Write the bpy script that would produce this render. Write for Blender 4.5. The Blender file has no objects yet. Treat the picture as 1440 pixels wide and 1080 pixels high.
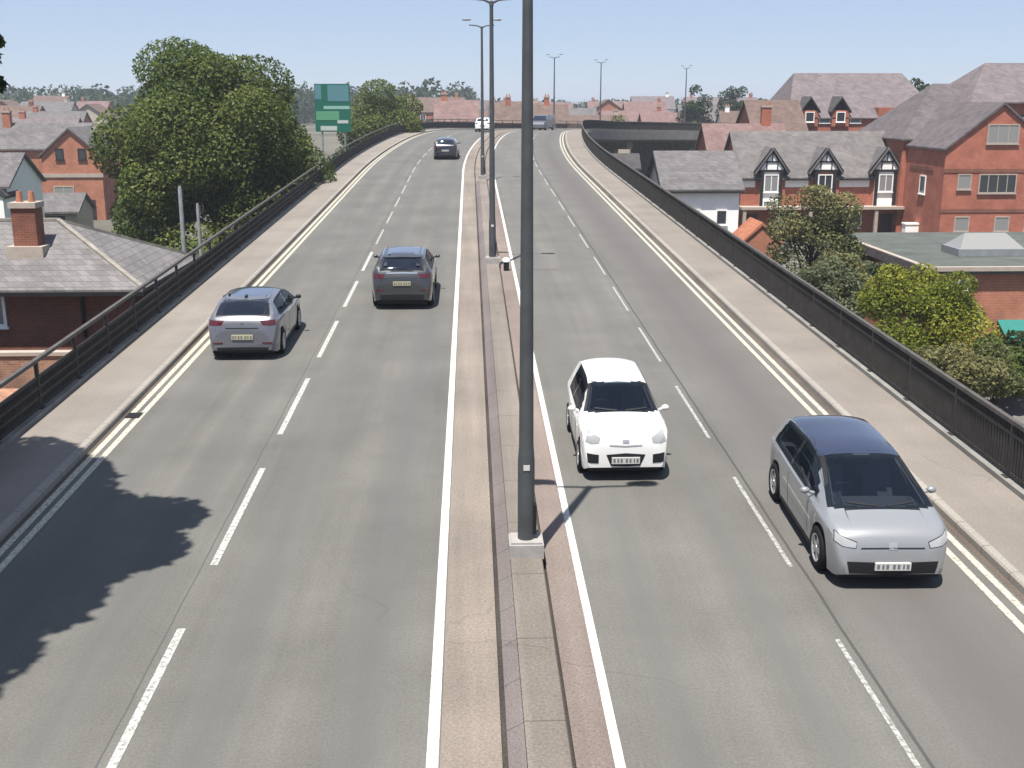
import bpy, bmesh, math, random
import numpy as np
from mathutils import Vector, Matrix
from mathutils.bvhtree import BVHTree

# ------------------------------------------------------------------ camera, sky, sun
SC = bpy.context.scene
COL = SC.collection
R = math.radians
cam_d = bpy.data.cameras.new('camera')
cam = bpy.data.objects.new('camera', cam_d); COL.objects.link(cam)
cam_d.sensor_width = 36.0; cam_d.lens = 39.6
cam_d.clip_start = 0.1; cam_d.clip_end = 20000
cam.location = (0, 0, 7.14)
cam.rotation_euler = (R(90 - 14.172), 0, R(-2.103))
SC.camera = cam

SUN_EL, SUN_AZ = 69.5, 22.0          # shadows run 22 degrees right of the road's line
w = bpy.data.worlds.new('World'); SC.world = w; w.use_nodes = True
nt = w.node_tree; nt.nodes.clear()
sky = nt.nodes.new('ShaderNodeTexSky'); sky.sky_type = 'NISHITA'; sky.sun_disc = False
sky.sun_elevation = R(SUN_EL); sky.sun_rotation = R(180 + SUN_AZ)
sky.air_density = 0.75; sky.dust_density = 0.0; sky.ozone_density = 4.0; sky.altitude = 0
bg = nt.nodes.new('ShaderNodeBackground'); bg.inputs['Strength'].default_value = 0.055
wo = nt.nodes.new('ShaderNodeOutputWorld')
mx = nt.nodes.new('ShaderNodeMix'); mx.data_type = 'RGBA'; mx.inputs[0].default_value = 0.62
mx.inputs[7].default_value = (5.1, 6.15, 8.3, 1)      # pale summer haze over the blue
nt.links.new(sky.outputs[0], mx.inputs[6]); nt.links.new(mx.outputs[2], bg.inputs[0]); nt.links.new(bg.outputs[0], wo.inputs[0])
sl = bpy.data.lights.new('sun', 'SUN'); sl.energy = 5.0; sl.angle = R(0.5); sl.color = (1.0, 0.95, 0.87)
sun = bpy.data.objects.new('sun', sl); COL.objects.link(sun)
_d = Vector((math.sin(R(SUN_AZ)) * math.cos(R(SUN_EL)), math.cos(R(SUN_AZ)) * math.cos(R(SUN_EL)), -math.sin(R(SUN_EL))))
sun.rotation_euler = _d.to_track_quat('-Z', 'Y').to_euler(); sun.location = (-10, -20, 60)
SC.view_settings.view_transform = 'Standard'; SC.view_settings.look = 'None'
SC.view_settings.exposure = 0.95; SC.view_settings.gamma = 1.0
SC.cycles.max_bounces = 6
rng = np.random.default_rng(7); random.seed(7)

# ------------------------------------------------------------------ materials
ALB = 0.60          # overall reflectance level
def dim(c): return tuple(v * ALB for v in c)
def mat(name, col, rough=0.8, spec=0.3, metal=0.0, var=0.0, vscale=6.0, bump=0.0, coat=0.0, coords='Object'):
    col = dim(col) if metal < .5 else col
    m = bpy.data.materials.new(name); m.use_nodes = True
    n = m.node_tree; b = n.nodes['Principled BSDF']
    b.inputs['Base Color'].default_value = (*col, 1); b.inputs['Roughness'].default_value = rough
    b.inputs['Specular IOR Level'].default_value = spec; b.inputs['Metallic'].default_value = metal
    b.inputs['Coat Weight'].default_value = coat; b.inputs['Coat Roughness'].default_value = 0.03
    if var > 0 or bump > 0:
        tc = n.nodes.new('ShaderNodeTexCoord'); nz = n.nodes.new('ShaderNodeTexNoise')
        nz.inputs['Scale'].default_value = vscale; nz.inputs['Detail'].default_value = 6; nz.inputs['Roughness'].default_value = 0.65
        n.links.new(tc.outputs[coords], nz.inputs['Vector'])
        if var > 0:
            cr = n.nodes.new('ShaderNodeValToRGB')
            cr.color_ramp.elements[0].position = 0.3; cr.color_ramp.elements[1].position = 0.7
            cr.color_ramp.elements[0].color = (*[max(0, c * (1 - var)) for c in col], 1)
            cr.color_ramp.elements[1].color = (*[min(1, c * (1 + var)) for c in col], 1)
            n.links.new(nz.outputs['Fac'], cr.inputs[0]); n.links.new(cr.outputs[0], b.inputs['Base Color'])
        if bump > 0:
            bp = n.nodes.new('ShaderNodeBump'); bp.inputs['Strength'].default_value = bump; bp.inputs['Distance'].default_value = 0.02
            n.links.new(nz.outputs['Fac'], bp.inputs['Height']); n.links.new(bp.outputs[0], b.inputs['Normal'])
    return m

def math_node(n, op, a, b=None):
    x = n.nodes.new('ShaderNodeMath'); x.operation = op
    for i, v in enumerate((a, b)):
        if v is None: continue
        if isinstance(v, (int, float)): x.inputs[i].default_value = v
        else: n.links.new(v, x.inputs[i])
    return x.outputs[0]

def mix(n, fac, a, b, mode='MIX'):
    x = n.nodes.new('ShaderNodeMix'); x.data_type = 'RGBA'; x.blend_type = mode
    for k, v in ((0, fac), (6, a), (7, b)):
        if isinstance(v, (int, float)): x.inputs[k].default_value = v
        elif isinstance(v, tuple): x.inputs[k].default_value = (*v, 1)
        else: n.links.new(v, x.inputs[k])
    return x.outputs[2]

def noise(n, vec, scale, detail=4, rough=0.6):
    z = n.nodes.new('ShaderNodeTexNoise'); z.inputs['Scale'].default_value = scale
    z.inputs['Detail'].default_value = detail; z.inputs['Roughness'].default_value = rough
    n.links.new(vec, z.inputs['Vector']); return z.outputs['Fac']

def ramp(n, fac, p0, p1, c0=(0, 0, 0), c1=(1, 1, 1)):
    r = n.nodes.new('ShaderNodeValToRGB'); e = r.color_ramp.elements
    e[0].position = p0; e[1].position = p1; e[0].color = (*c0, 1); e[1].color = (*c1, 1)
    n.links.new(fac, r.inputs[0]); return r.outputs[0]

def road_mat(name, col, tracks=(), grain=0.35, patchiness=0.12, streak=0.08, seams=(), joints=0):
    """asphalt laid along the road: UV = (metres across, metres along)"""
    m = bpy.data.materials.new(name); m.use_nodes = True
    n = m.node_tree; b = n.nodes['Principled BSDF']; b.inputs['Roughness'].default_value = 0.85
    b.inputs['Specular IOR Level'].default_value = 0.25
    uv = n.nodes.new('ShaderNodeUVMap').outputs[0]
    mp = n.nodes.new('ShaderNodeMapping'); mp.inputs['Scale'].default_value = (1.0, 0.04, 1); n.links.new(uv, mp.inputs[0])
    sp = n.nodes.new('ShaderNodeSeparateXYZ'); n.links.new(uv, sp.inputs[0])
    c = dim(col)
    g1 = ramp(n, noise(n, uv, 26, 3, 0.8), 0.3, 0.7, (1 - grain,) * 3, (1 + grain,) * 3)
    g2 = ramp(n, noise(n, uv, 0.35, 4), 0.3, 0.7, (1 - patchiness,) * 3, (1 + patchiness,) * 3)
    g3 = ramp(n, noise(n, mp.outputs[0], 1.6, 5), 0.3, 0.7, (1 - streak,) * 3, (1 + streak,) * 3)
    out = mix(n, 1.0, c, g1, 'MULTIPLY'); out = mix(n, 1.0, out, g2, 'MULTIPLY'); out = mix(n, 1.0, out, g3, 'MULTIPLY')
    for (x, wd, tc, amt) in tracks:      # worn or oiled bands down the lanes
        d = math_node(n, 'ABSOLUTE', math_node(n, 'SUBTRACT', sp.outputs[0], x))
        f = math_node(n, 'MULTIPLY', math_node(n, 'SUBTRACT', 1.0, math_node(n, 'MINIMUM', math_node(n, 'DIVIDE', d, wd), 1.0)), amt)
        f = math_node(n, 'MULTIPLY', f, math_node(n, 'ADD', 0.5, noise(n, mp.outputs[0], 0.8, 3)))
        out = mix(n, f, out, dim(tc))
    for (x, wd, tc) in seams:
        wob = math_node(n, 'MULTIPLY', math_node(n, 'SUBTRACT', noise(n, uv, 0.8, 3), 0.5), 0.05)
        d = math_node(n, 'ABSOLUTE', math_node(n, 'ADD', math_node(n, 'SUBTRACT', sp.outputs[0], x), wob))
        out = mix(n, math_node(n, 'MULTIPLY', math_node(n, 'LESS_THAN', d, wd), 0.75), out, dim(tc))
    if joints:      # cross joints between laid stones or slabs
        fr = math_node(n, 'FRACT', math_node(n, 'DIVIDE', sp.outputs[1], joints))
        out = mix(n, math_node(n, 'MULTIPLY', math_node(n, 'LESS_THAN', fr, 0.018 / joints), 0.7), out, (.04, .035, .03))
    if patchiness > .13:     # old stains and hairline cracks
        wv = n.nodes.new('ShaderNodeTexVoronoi'); wv.feature = 'DISTANCE_TO_EDGE'; wv.inputs['Scale'].default_value = 0.22
        ad = n.nodes.new('ShaderNodeVectorMath'); ad.operation = 'ADD'
        nn = n.nodes.new('ShaderNodeTexNoise'); nn.inputs['Scale'].default_value = 0.9; nn.inputs['Detail'].default_value = 5; n.links.new(uv, nn.inputs['Vector'])
        n.links.new(uv, ad.inputs[0]); n.links.new(nn.outputs['Color'], ad.inputs[1]); n.links.new(ad.outputs[0], wv.inputs['Vector'])
        ck = math_node(n, 'MULTIPLY', math_node(n, 'LESS_THAN', wv.outputs['Distance'], 0.004), ramp(n, noise(n, uv, 0.12, 2), .5, .6))
        out = mix(n, math_node(n, 'MULTIPLY', ck, 0.22), out, (.04, .04, .038))
        st = ramp(n, noise(n, uv, 0.55, 6, 0.75), .62, .74)
        out = mix(n, math_node(n, 'MULTIPLY', st, 0.22), out, (.05, .047, .043))
    n.links.new(out, b.inputs['Base Color'])
    bp = n.nodes.new('ShaderNodeBump'); bp.inputs['Strength'].default_value = 0.35; bp.inputs['Distance'].default_value = 0.01
    n.links.new(noise(n, uv, 60, 3), bp.inputs['Height']); n.links.new(bp.outputs[0], b.inputs['Normal'])
    return m

def paint_mat(name, col, wear=0.45):
    m = bpy.data.materials.new(name); m.use_nodes = True
    n = m.node_tree; b = n.nodes['Principled BSDF']; b.inputs['Roughness'].default_value = 0.7
    uv = n.nodes.new('ShaderNodeUVMap').outputs[0]
    f = ramp(n, noise(n, uv, 14, 5, 0.75), wear - 0.1, wear + 0.12)
    n.links.new(mix(n, f, (0.13, 0.13, 0.12), dim(col)), b.inputs['Base Color'])
    return m

def brick_mat(name, c1, c2, mortar, scale=1.0, bw=0.225, bh=0.075, rough=0.9, roof=False, var=0.25):
    m = bpy.data.materials.new(name); m.use_nodes = True
    n = m.node_tree; b = n.nodes['Principled BSDF']; b.inputs['Roughness'].default_value = rough
    b.inputs['Specular IOR Level'].default_value = 0.2
    tc = n.nodes.new('ShaderNodeTexCoord'); s = n.nodes.new('ShaderNodeSeparateXYZ'); n.links.new(tc.outputs['Object'], s.inputs[0])
    cb = n.nodes.new('ShaderNodeCombineXYZ')
    n.links.new(math_node(n, 'ADD', s.outputs[0], s.outputs[1]), cb.inputs[0])
    n.links.new(math_node(n, 'MULTIPLY', s.outputs[2], 1.6 if roof else 1.0), cb.inputs[1])
    br = n.nodes.new('ShaderNodeTexBrick'); br.inputs['Scale'].default_value = scale
    br.inputs['Color1'].default_value = (*dim(c1), 1); br.inputs['Color2'].default_value = (*dim(c2), 1); br.inputs['Mortar'].default_value = (*dim(mortar), 1)
    br.inputs['Brick Width'].default_value = bw; br.inputs['Row Height'].default_value = bh
    br.inputs['Mortar Size'].default_value = 0.008; br.inputs['Bias'].default_value = 0.0
    n.links.new(cb.outputs[0], br.inputs['Vector'])
    g = ramp(n, noise(n, tc.outputs['Object'], 0.9, 6, 0.7), 0.3, 0.7, (1 - var,) * 3, (1 + var,) * 3)
    n.links.new(mix(n, 1.0, br.outputs['Color'], g, 'MULTIPLY'), b.inputs['Base Color'])
    return m

def leaf_mat(name, c_dark, c_mid, c_light):
    m = bpy.data.materials.new(name); m.use_nodes = True
    n = m.node_tree; b = n.nodes['Principled BSDF']; b.inputs['Roughness'].default_value = 0.6
    b.inputs['Specular IOR Level'].default_value = 0.25
    at = n.nodes.new('ShaderNodeAttribute'); at.attribute_name = 'shade'
    r = n.nodes.new('ShaderNodeValToRGB'); e = r.color_ramp.elements
    e[0].color = (*dim(c_dark), 1); e[1].color = (*dim(c_light), 1); k = e.new(0.55); k.color = (*dim(c_mid), 1)
    n.links.new(at.outputs['Fac'], r.inputs[0]); n.links.new(r.outputs[0], b.inputs['Base Color'])
    tr = n.nodes.new('ShaderNodeBsdfTranslucent'); n.links.new(r.outputs[0], tr.inputs[0])
    mx = n.nodes.new('ShaderNodeMixShader'); mx.inputs[0].default_value = 0.38
    n.links.new(b.outputs[0], mx.inputs[1]); n.links.new(tr.outputs[0], mx.inputs[2])
    n.links.new(mx.outputs[0], n.nodes['Material Output'].inputs[0])
    return m

def car_paint(name, col, metal=0.0, rough=0.35):
    return mat(name, col, rough, 0.5, metal, coat=1.0)

M = {}
M['asphalt_l'] = road_mat('asphalt left', (0.180, 0.174, 0.160), [(-3.0, .5, (.15, .152, .15), .6), (-1.3, .5, (.15, .152, .15), .6), (-4.7, .5, (.155, .155, .15), .55), (-6.2, .5, (.155, .155, .15), .55)], grain=.19, patchiness=.14, streak=.13, seams=[(-3.98, 0.012, (.1, .1, .1))])
M['asphalt_r'] = road_mat('asphalt right', (0.190, 0.183, 0.168), [(6.1, 1.45, (.152, .140, .136), .9), (2.3, .5, (.165, .163, .155), .55), (3.9, .5, (.165, .163, .155), .55)], grain=.19, patchiness=.14, streak=.13, seams=[(4.80, 0.022, (.07, .07, .07))])
M['pave_l'] = road_mat('pavement left', (0.305, 0.272, 0.24), grain=.2, patchiness=.14, streak=.06)
M['pave_r'] = road_mat('pavement right', (0.29, 0.256, 0.226), grain=.2, patchiness=.14, streak=.06)
M['reserve_tan'] = road_mat('central strip tan', (0.29, 0.247, 0.21), grain=.3, patchiness=.16, streak=.2)
M['reserve_red'] = road_mat('central strip red', (0.265, 0.215, 0.19), grain=.3, patchiness=.16, streak=.16)
M['plinth_top'] = road_mat('plinth top', (0.25, 0.217, 0.187), joints=1.83, grain=.3, patchiness=.18, streak=.2)
M['plinth_side'] = road_mat('plinth side', (0.21, 0.18, 0.175), joints=.915, grain=.3, patchiness=.15, streak=.2)
M['gap'] = road_mat('dirt gap', (0.07, 0.06, 0.055), grain=.5, patchiness=.4)
M['gutter'] = road_mat('gutter dirt', (0.15, 0.12, 0.10), grain=.4, patchiness=.3)
M['kerb'] = road_mat('kerb stone', (0.40, 0.37, 0.33), grain=.25, patchiness=.12, joints=.915)
M['joint'] = road_mat('joint filler', (0.16, 0.14, 0.135), grain=.3)
M['white_line'] = paint_mat('white line paint', (0.80, 0.79, 0.75), 0.38)
M['white_dash'] = paint_mat('white dash paint', (0.70, 0.70, 0.67), 0.46)
M['dash_worn'] = paint_mat('worn dash paint', (0.66, 0.66, 0.63), 0.5)
M['yellow_line'] = paint_mat('yellow line paint', (0.76, 0.71, 0.57), 0.44)
M['concrete'] = mat('concrete', (0.30, 0.29, 0.27), var=.25, vscale=1.5, bump=.2)
M['concrete_light'] = mat('pale concrete', (0.45, 0.43, 0.41), var=.15, vscale=5, bump=.2)
M['rail'] = mat('parapet steel', (0.052, 0.047, 0.045), 0.65, 0.3, var=.3, vscale=3)
M['rail_top'] = mat('parapet top rail', (0.12, 0.11, 0.10), 0.6, 0.3, var=.3, vscale=3)
M['pole'] = mat('lamp column paint', (0.085, 0.092, 0.098), 0.5, 0.4, var=.25, vscale=2)
M['pole_pale'] = mat('galvanised', (0.32, 0.34, 0.36), 0.5, 0.4, var=.2, vscale=2)
M['lamp_glass'] = mat('lamp lens', (0.6, 0.62, 0.62), 0.2, 0.5)
M['ground'] = mat('ground', (0.17, 0.16, 0.13), 0.95, 0.1, var=.45, vscale=.05)
M['yard'] = mat('yard tarmac', (0.20, 0.19, 0.18), 0.9, 0.2, var=.25, vscale=.5)
M['grass'] = mat('grass', (0.07, 0.10, 0.03), 0.95, 0.1, var=.4, vscale=.8)
M['brick_red'] = brick_mat('red brick', (0.58, 0.165, 0.10), (0.47, 0.13, 0.08), (0.52, 0.31, 0.23))
M['brick_orange'] = brick_mat('orange brick', (0.58, 0.20, 0.115), (0.47, 0.155, 0.095), (0.56, 0.38, 0.27))
M['brick_dark'] = brick_mat('brown brick', (0.33, 0.115, 0.07), (0.25, 0.09, 0.06), (0.28, 0.2, 0.16))
M['brick_yard'] = brick_mat('pale orange brick', (0.50, 0.27, 0.17), (0.36, 0.17, 0.11), (0.45, 0.36, 0.28), var=.35)
M['slate'] = brick_mat('grey slate', (0.22, 0.205, 0.205), (0.165, 0.155, 0.16), (0.09, 0.085, 0.09), bw=.34, bh=.3, roof=True)
M['slate_mauve'] = brick_mat('mauve slate', (0.255, 0.215, 0.222), (0.19, 0.16, 0.168), (0.11, 0.10, 0.105), bw=.3, bh=.22, roof=True, var=.22)
M['tile_pink'] = brick_mat('faded red tile', (0.29, 0.19, 0.175), (0.22, 0.145, 0.14), (0.13, 0.09, 0.09), bw=.34, bh=.3, roof=True)
M['tile_brown'] = brick_mat('brown tile', (0.22, 0.155, 0.13), (0.17, 0.12, 0.105), (0.1, 0.075, 0.07), bw=.34, bh=.3, roof=True)
M['slate_tan'] = brick_mat('pale tan slate', (0.225, 0.208, 0.203), (0.175, 0.162, 0.16), (0.13, 0.12, 0.115), bw=.34, bh=.3, roof=True)
M['slate_purple'] = brick_mat('dark mauve slate', (0.19, 0.165, 0.17), (0.145, 0.125, 0.13), (0.08, 0.07, 0.075), bw=.34, bh=.3, roof=True)
M['slate_bungalow'] = brick_mat('weathered grey slate', (0.27, 0.255, 0.255), (0.20, 0.19, 0.19), (0.11, 0.105, 0.105), bw=.3, bh=.22, roof=True, var=.22)
M['tile_orange'] = brick_mat('orange tile', (0.60, 0.24, 0.14), (0.50, 0.19, 0.11), (0.3, 0.14, 0.09), bw=.34, bh=.3, roof=True)
M['tile_dark'] = brick_mat('dark tile', (0.12, 0.11, 0.115), (0.09, 0.085, 0.09), (0.05, 0.05, 0.05), bw=.34, bh=.3, roof=True)
M['ridge'] = mat('ridge tile', (0.36, 0.33, 0.29), 0.9, var=.3, vscale=3)
M['render_white'] = mat('white render', (1.3, 1.28, 1.24), 0.85, 0.2, var=.06, vscale=2)
M['render_cream'] = mat('cream render', (0.62, 0.55, 0.45), 0.85, 0.2, var=.1, vscale=2)
M['stone_band'] = mat('stone dressing', (0.55, 0.47, 0.40), 0.85, 0.2, var=.12, vscale=3)
M['timber_black'] = mat('black timber', (0.022, 0.021, 0.023), 0.7, 0.3)
M['pvc'] = mat('white window frame', (1.25, 1.25, 1.22), 0.5, 0.4)
M['glass'] = mat('window glass', (0.05, 0.06, 0.07), 0.08, 0.6)
M['glass_pale'] = mat('curtained window glass', (0.34, 0.34, 0.33), 0.2, 0.6)
M['door_dark'] = mat('dark door', (0.05, 0.025, 0.028), 0.5, 0.4)
M['lead'] = mat('grey flat roof felt', (0.125, 0.138, 0.126), 0.9, 0.2, var=.25, vscale=.8)
M['teal'] = mat('teal awning', (0.03, 0.24, 0.21), 0.6, 0.3, var=.1)
M['sign_green'] = mat('sign green', (0.012, 0.16, 0.105), 0.4, 0.5)
M['sign_blue'] = mat('sign blue green', (0.12, 0.29, 0.33), 0.4, 0.5)
M['sign_mint'] = mat('sign mint', (0.33, 0.60, 0.50), 0.4, 0.5)
M['sign_lime'] = mat('sign light green', (0.14, 0.40, 0.23), 0.4, 0.5)
M['sign_white'] = mat('sign white', (0.62, 0.68, 0.64), 0.4, 0.5)
M['bark'] = mat('bark', (0.10, 0.075, 0.055), 0.95, 0.1, var=.4, vscale=4, bump=.4)
M['leaf_big'] = leaf_mat('broad green leaves', (0.052, 0.092, 0.016), (0.128, 0.182, 0.031), (0.255, 0.285, 0.07))
M['leaf_dark'] = leaf_mat('dark green leaves', (0.022, 0.045, 0.014), (0.045, 0.078, 0.022), (0.085, 0.12, 0.035))
M['leaf_yellow'] = leaf_mat('yellow green leaves', (0.10, 0.15, 0.015), (0.27, 0.30, 0.025), (0.45, 0.45, 0.06))
M['leaf_brown'] = leaf_mat('brown green leaves', (0.095, 0.12, 0.04), (0.235, 0.245, 0.09), (0.38, 0.33, 0.15))
M['leaf_grey'] = leaf_mat('grey green leaves', (0.075, 0.10, 0.05), (0.165, 0.195, 0.095), (0.27, 0.29, 0.15))
M['tyre'] = mat('tyre rubber', (0.012, 0.012, 0.013), 0.85, 0.2)
M['alloy'] = mat('alloy rim', (0.42, 0.42, 0.43), 0.35, 0.5, 0.6)
M['alloy_dark'] = mat('dark rim', (0.07, 0.07, 0.075), 0.4, 0.5, 0.4)
M['car_glass'] = mat('car glass', (0.012, 0.016, 0.03), 0.04, 0.7, coat=0.6)
M['lining'] = mat('cabin lining', (0.16, 0.16, 0.17), 0.9, 0.1)
M['trim_dark'] = mat('dashboard trim', (0.09, 0.09, 0.10), 0.8, 0.2)
M['seat_cloth'] = mat('seat cloth', (0.12, 0.12, 0.13), 0.9, 0.1)
def tinted(name, keep):
    m = bpy.data.materials.new(name); m.use_nodes = True; n = m.node_tree; b = n.nodes['Principled BSDF']
    b.inputs['Base Color'].default_value = (.012, .017, .032, 1); b.inputs['Roughness'].default_value = .03
    b.inputs['Specular IOR Level'].default_value = .7; b.inputs['Coat Weight'].default_value = .5
    tr = n.nodes.new('ShaderNodeBsdfTransparent'); tr.inputs[0].default_value = (.62, .70, .74, 1)
    mx = n.nodes.new('ShaderNodeMixShader'); mx.inputs[0].default_value = keep
    n.links.new(b.outputs[0], mx.inputs[1]); n.links.new(tr.outputs[0], mx.inputs[2]); n.links.new(mx.outputs[0], n.nodes['Material Output'].inputs[0])
    return m
M['clear_glass'] = tinted('clear car glass', .72)
M['privacy_glass'] = tinted('tinted car glass', .45)
M['plastic'] = mat('black plastic', (0.014, 0.014, 0.016), 0.6, 0.3)
M['gloss_black'] = mat('gloss black', (0.012, 0.014, 0.022), 0.12, 0.6, coat=0.8)
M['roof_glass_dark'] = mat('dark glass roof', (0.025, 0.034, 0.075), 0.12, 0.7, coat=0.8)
M['roof_glass'] = mat('glass roof', (0.09, 0.12, 0.20), 0.12, 0.7, coat=0.8)  # blue of the reflected sky put into the roof colour
M['chrome'] = mat('chrome', (0.75, 0.75, 0.76), 0.12, 0.5, 0.9)
M['lens_red'] = mat('red tail lens', (0.10, 0.012, 0.016), 0.15, 0.6, coat=.5)
M['lens_clear'] = mat('clear headlamp lens', (0.45, 0.46, 0.47), 0.15, 0.6, coat=.4)
M['plate_ink'] = mat('plate characters', (0.22, 0.22, 0.22), 0.5, 0.3)
M['plate_white'] = mat('white plate', (0.75, 0.75, 0.73), 0.4, 0.4)
M['plate_yellow'] = mat('yellow plate', (0.58, 0.54, 0.36), 0.4, 0.4)
M['p_white'] = car_paint('white car paint', (1.0, 1.0, .985))
M['p_lilac'] = car_paint('silver lilac paint', (0.37, 0.382, 0.40), 0.25, 0.34)
M['p_silver'] = car_paint('silver paint', (0.185, 0.19, 0.225), 0.25, 0.34)
M['p_grey'] = car_paint('dark grey paint', (0.058, 0.06, 0.066), 0.3, 0.32)
M['p_black'] = car_paint('black paint', (0.02, 0.022, 0.028), 0.1, 0.25)

# ------------------------------------------------------------------ object helpers
def tag(o, label=None, cat=None, group=None, kind=None):
    if label: o['label'] = label
    if cat: o['category'] = cat
    if group: o['group'] = group
    if kind: o['kind'] = kind
    return o

def link(name, me, parent=None):
    o = bpy.data.objects.new(name, me); COL.objects.link(o)
    if parent is not None: o.parent = parent
    return o

def thing(name, label, cat, loc=(0, 0, 0), rz=0.0, group=None):
    o = bpy.data.objects.new(name, None); COL.objects.link(o)
    o.location = loc; o.rotation_euler = (0, 0, rz)
    o.empty_display_size = 0.3
    return tag(o, label, cat, group)

class MB:
    """collects shapes, then links them as one mesh object"""
    def __init__(s): s.v = []; s.f = []; s.mi = []; s.sm = []; s.uv = None
    def add(s, vs, fs, mi=0, smooth=False):
        k = len(s.v); s.v += [tuple(p) for p in vs]
        s.f += [tuple(k + i for i in f) for f in fs]; s.mi += [mi] * len(fs); s.sm += [smooth] * len(fs)
        return s
    def box(s, x0, x1, y0, y1, z0, z1, mi=0):
        v = [(x0, y0, z0), (x1, y0, z0), (x1, y1, z0), (x0, y1, z0), (x0, y0, z1), (x1, y0, z1), (x1, y1, z1), (x0, y1, z1)]
        return s.add(v, [(0, 3, 2, 1), (4, 5, 6, 7), (0, 1, 5, 4), (1, 2, 6, 5), (2, 3, 7, 6), (3, 0, 4, 7)], mi)
    def bar(s, a, b, wd, ht, mi=0, up=(0, 0, 1)):
        a = Vector(a); b = Vector(b); t = (b - a).normalized(); up = Vector(up)
        if abs(t.dot(up)) > 0.98: up = Vector((0, 1, 0))
        sd = t.cross(up).normalized() * wd / 2; u = sd.cross(t).normalized() * ht / 2
        v = [a - sd - u, a + sd - u, a + sd + u, a - sd + u, b - sd - u, b + sd - u, b + sd + u, b - sd + u]
        return s.add(v, [(0, 1, 2, 3), (7, 6, 5, 4), (1, 0, 4, 5), (2, 1, 5, 6), (3, 2, 6, 7), (0, 3, 7, 4)], mi)
    def tube(s, pts, rad, n=10, mi=0, cap=True):
        pts = [Vector(p) for p in pts]; rad = rad if isinstance(rad, (list, tuple)) else [rad] * len(pts)
        vs, fs = [], []
        for i, p in enumerate(pts):
            t = (pts[min(i + 1, len(pts) - 1)] - pts[max(i - 1, 0)]).normalized()
            r = Vector((1, 0, 0)) if abs(t.x) < 0.9 else Vector((0, 1, 0))
            a = t.cross(r).normalized(); b = t.cross(a)
            for k in range(n):
                q = 2 * math.pi * k / n; vs.append(p + (a * math.cos(q) + b * math.sin(q)) * rad[i])
        for i in range(len(pts) - 1):
            for k in range(n):
                k2 = (k + 1) % n; fs.append((i * n + k, i * n + k2, (i + 1) * n + k2, (i + 1) * n + k))
        s.add(vs, fs, mi, True)
        if cap: s.add(vs[:n], [tuple(range(n))], mi); s.add(vs[-n:], [tuple(range(n - 1, -1, -1))], mi)
        return s
    def prism(s, poly, y0, y1, mi=0):
        """polygon in (x, z) pushed from y0 to y1"""
        n = len(poly); v = [(x, y0, z) for x, z in poly] + [(x, y1, z) for x, z in poly]
        f = [tuple(range(n)), tuple(range(2 * n - 1, n - 1, -1))] + [(i + n, (i + 1) % n + n, (i + 1) % n, i) for i in range(n)]
        return s.add(v, f, mi)
    def mesh(s, name, mats):
        me = bpy.data.meshes.new(name); me.from_pydata(s.v, [], s.f)
        for m in (mats if isinstance(mats, (list, tuple)) else [mats]): me.materials.append(m)
        me.polygons.foreach_set('material_index', s.mi); me.polygons.foreach_set('use_smooth', s.sm)
        bm = bmesh.new(); bm.from_mesh(me); bmesh.ops.recalc_face_normals(bm, faces=bm.faces); bm.to_mesh(me); bm.free()
        me.update(); return me
    def build(s, name, mats, parent=None): return link(name, s.mesh(name, mats), parent)

def copy_tree(o, parent=None):
    c = o.copy(); COL.objects.link(c)
    if parent is not None: c.parent = parent
    for ch in [q for q in o.children]: copy_tree(ch, c)
    return c

# ------------------------------------------------------------------ the road's line
DS = 0.5; S0 = -12.0; S1 = 262.0
def _kappa(s):
    if s < 75: return 0.0
    if s < 120: return 1 / 420.0
    if s < 135: return 1 / 420.0 + (1 / 62.0 - 1 / 420.0) * (s - 120) / 15
    return 1 / 62.0 if s < 215 else 0.0
def _slope(s):
    if s < 105: return 0.0325
    if s < 150: return 0.0325 - 0.0725 * (s - 105) / 45
    return -0.022
_tab = {}
def _build_line():
    x, y, z, h = 0.0, 0.0, 0.0, 0.0
    n = int((S1) / DS) + 2
    for i in range(n):
        _tab[i] = (x, y, z, h)
        s = i * DS
        h2 = h + _kappa(s + DS / 2) * DS
        hm = (h + h2) / 2; x += math.sin(hm) * DS; y += math.cos(hm) * DS; z += _slope(s + DS / 2) * DS; h = h2
_build_line()
def RP(s, off, dz=0.0):
    if s <= 0: return Vector((off, s, 0.0325 * s + dz))
    i = min(int(s / DS), len(_tab) - 2); t = s / DS - i
    a, b = _tab[i], _tab[i + 1]
    x, y, z, h = [p + (q - p) * t for p, q in zip(a, b)]
    return Vector((x + off * math.cos(h), y - off * math.sin(h), z + dz))
def heading(s):
    return 0.0 if s <= 0 else _tab[min(int(s / DS), len(_tab) - 2)][3]
def stations(s0, s1):
    out = [s0]; s = s0
    while s < s1 - 1e-6:
        s = min(s1, s + (4.0 if s < 70 else 1.5)); out.append(s)
    return out

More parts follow.
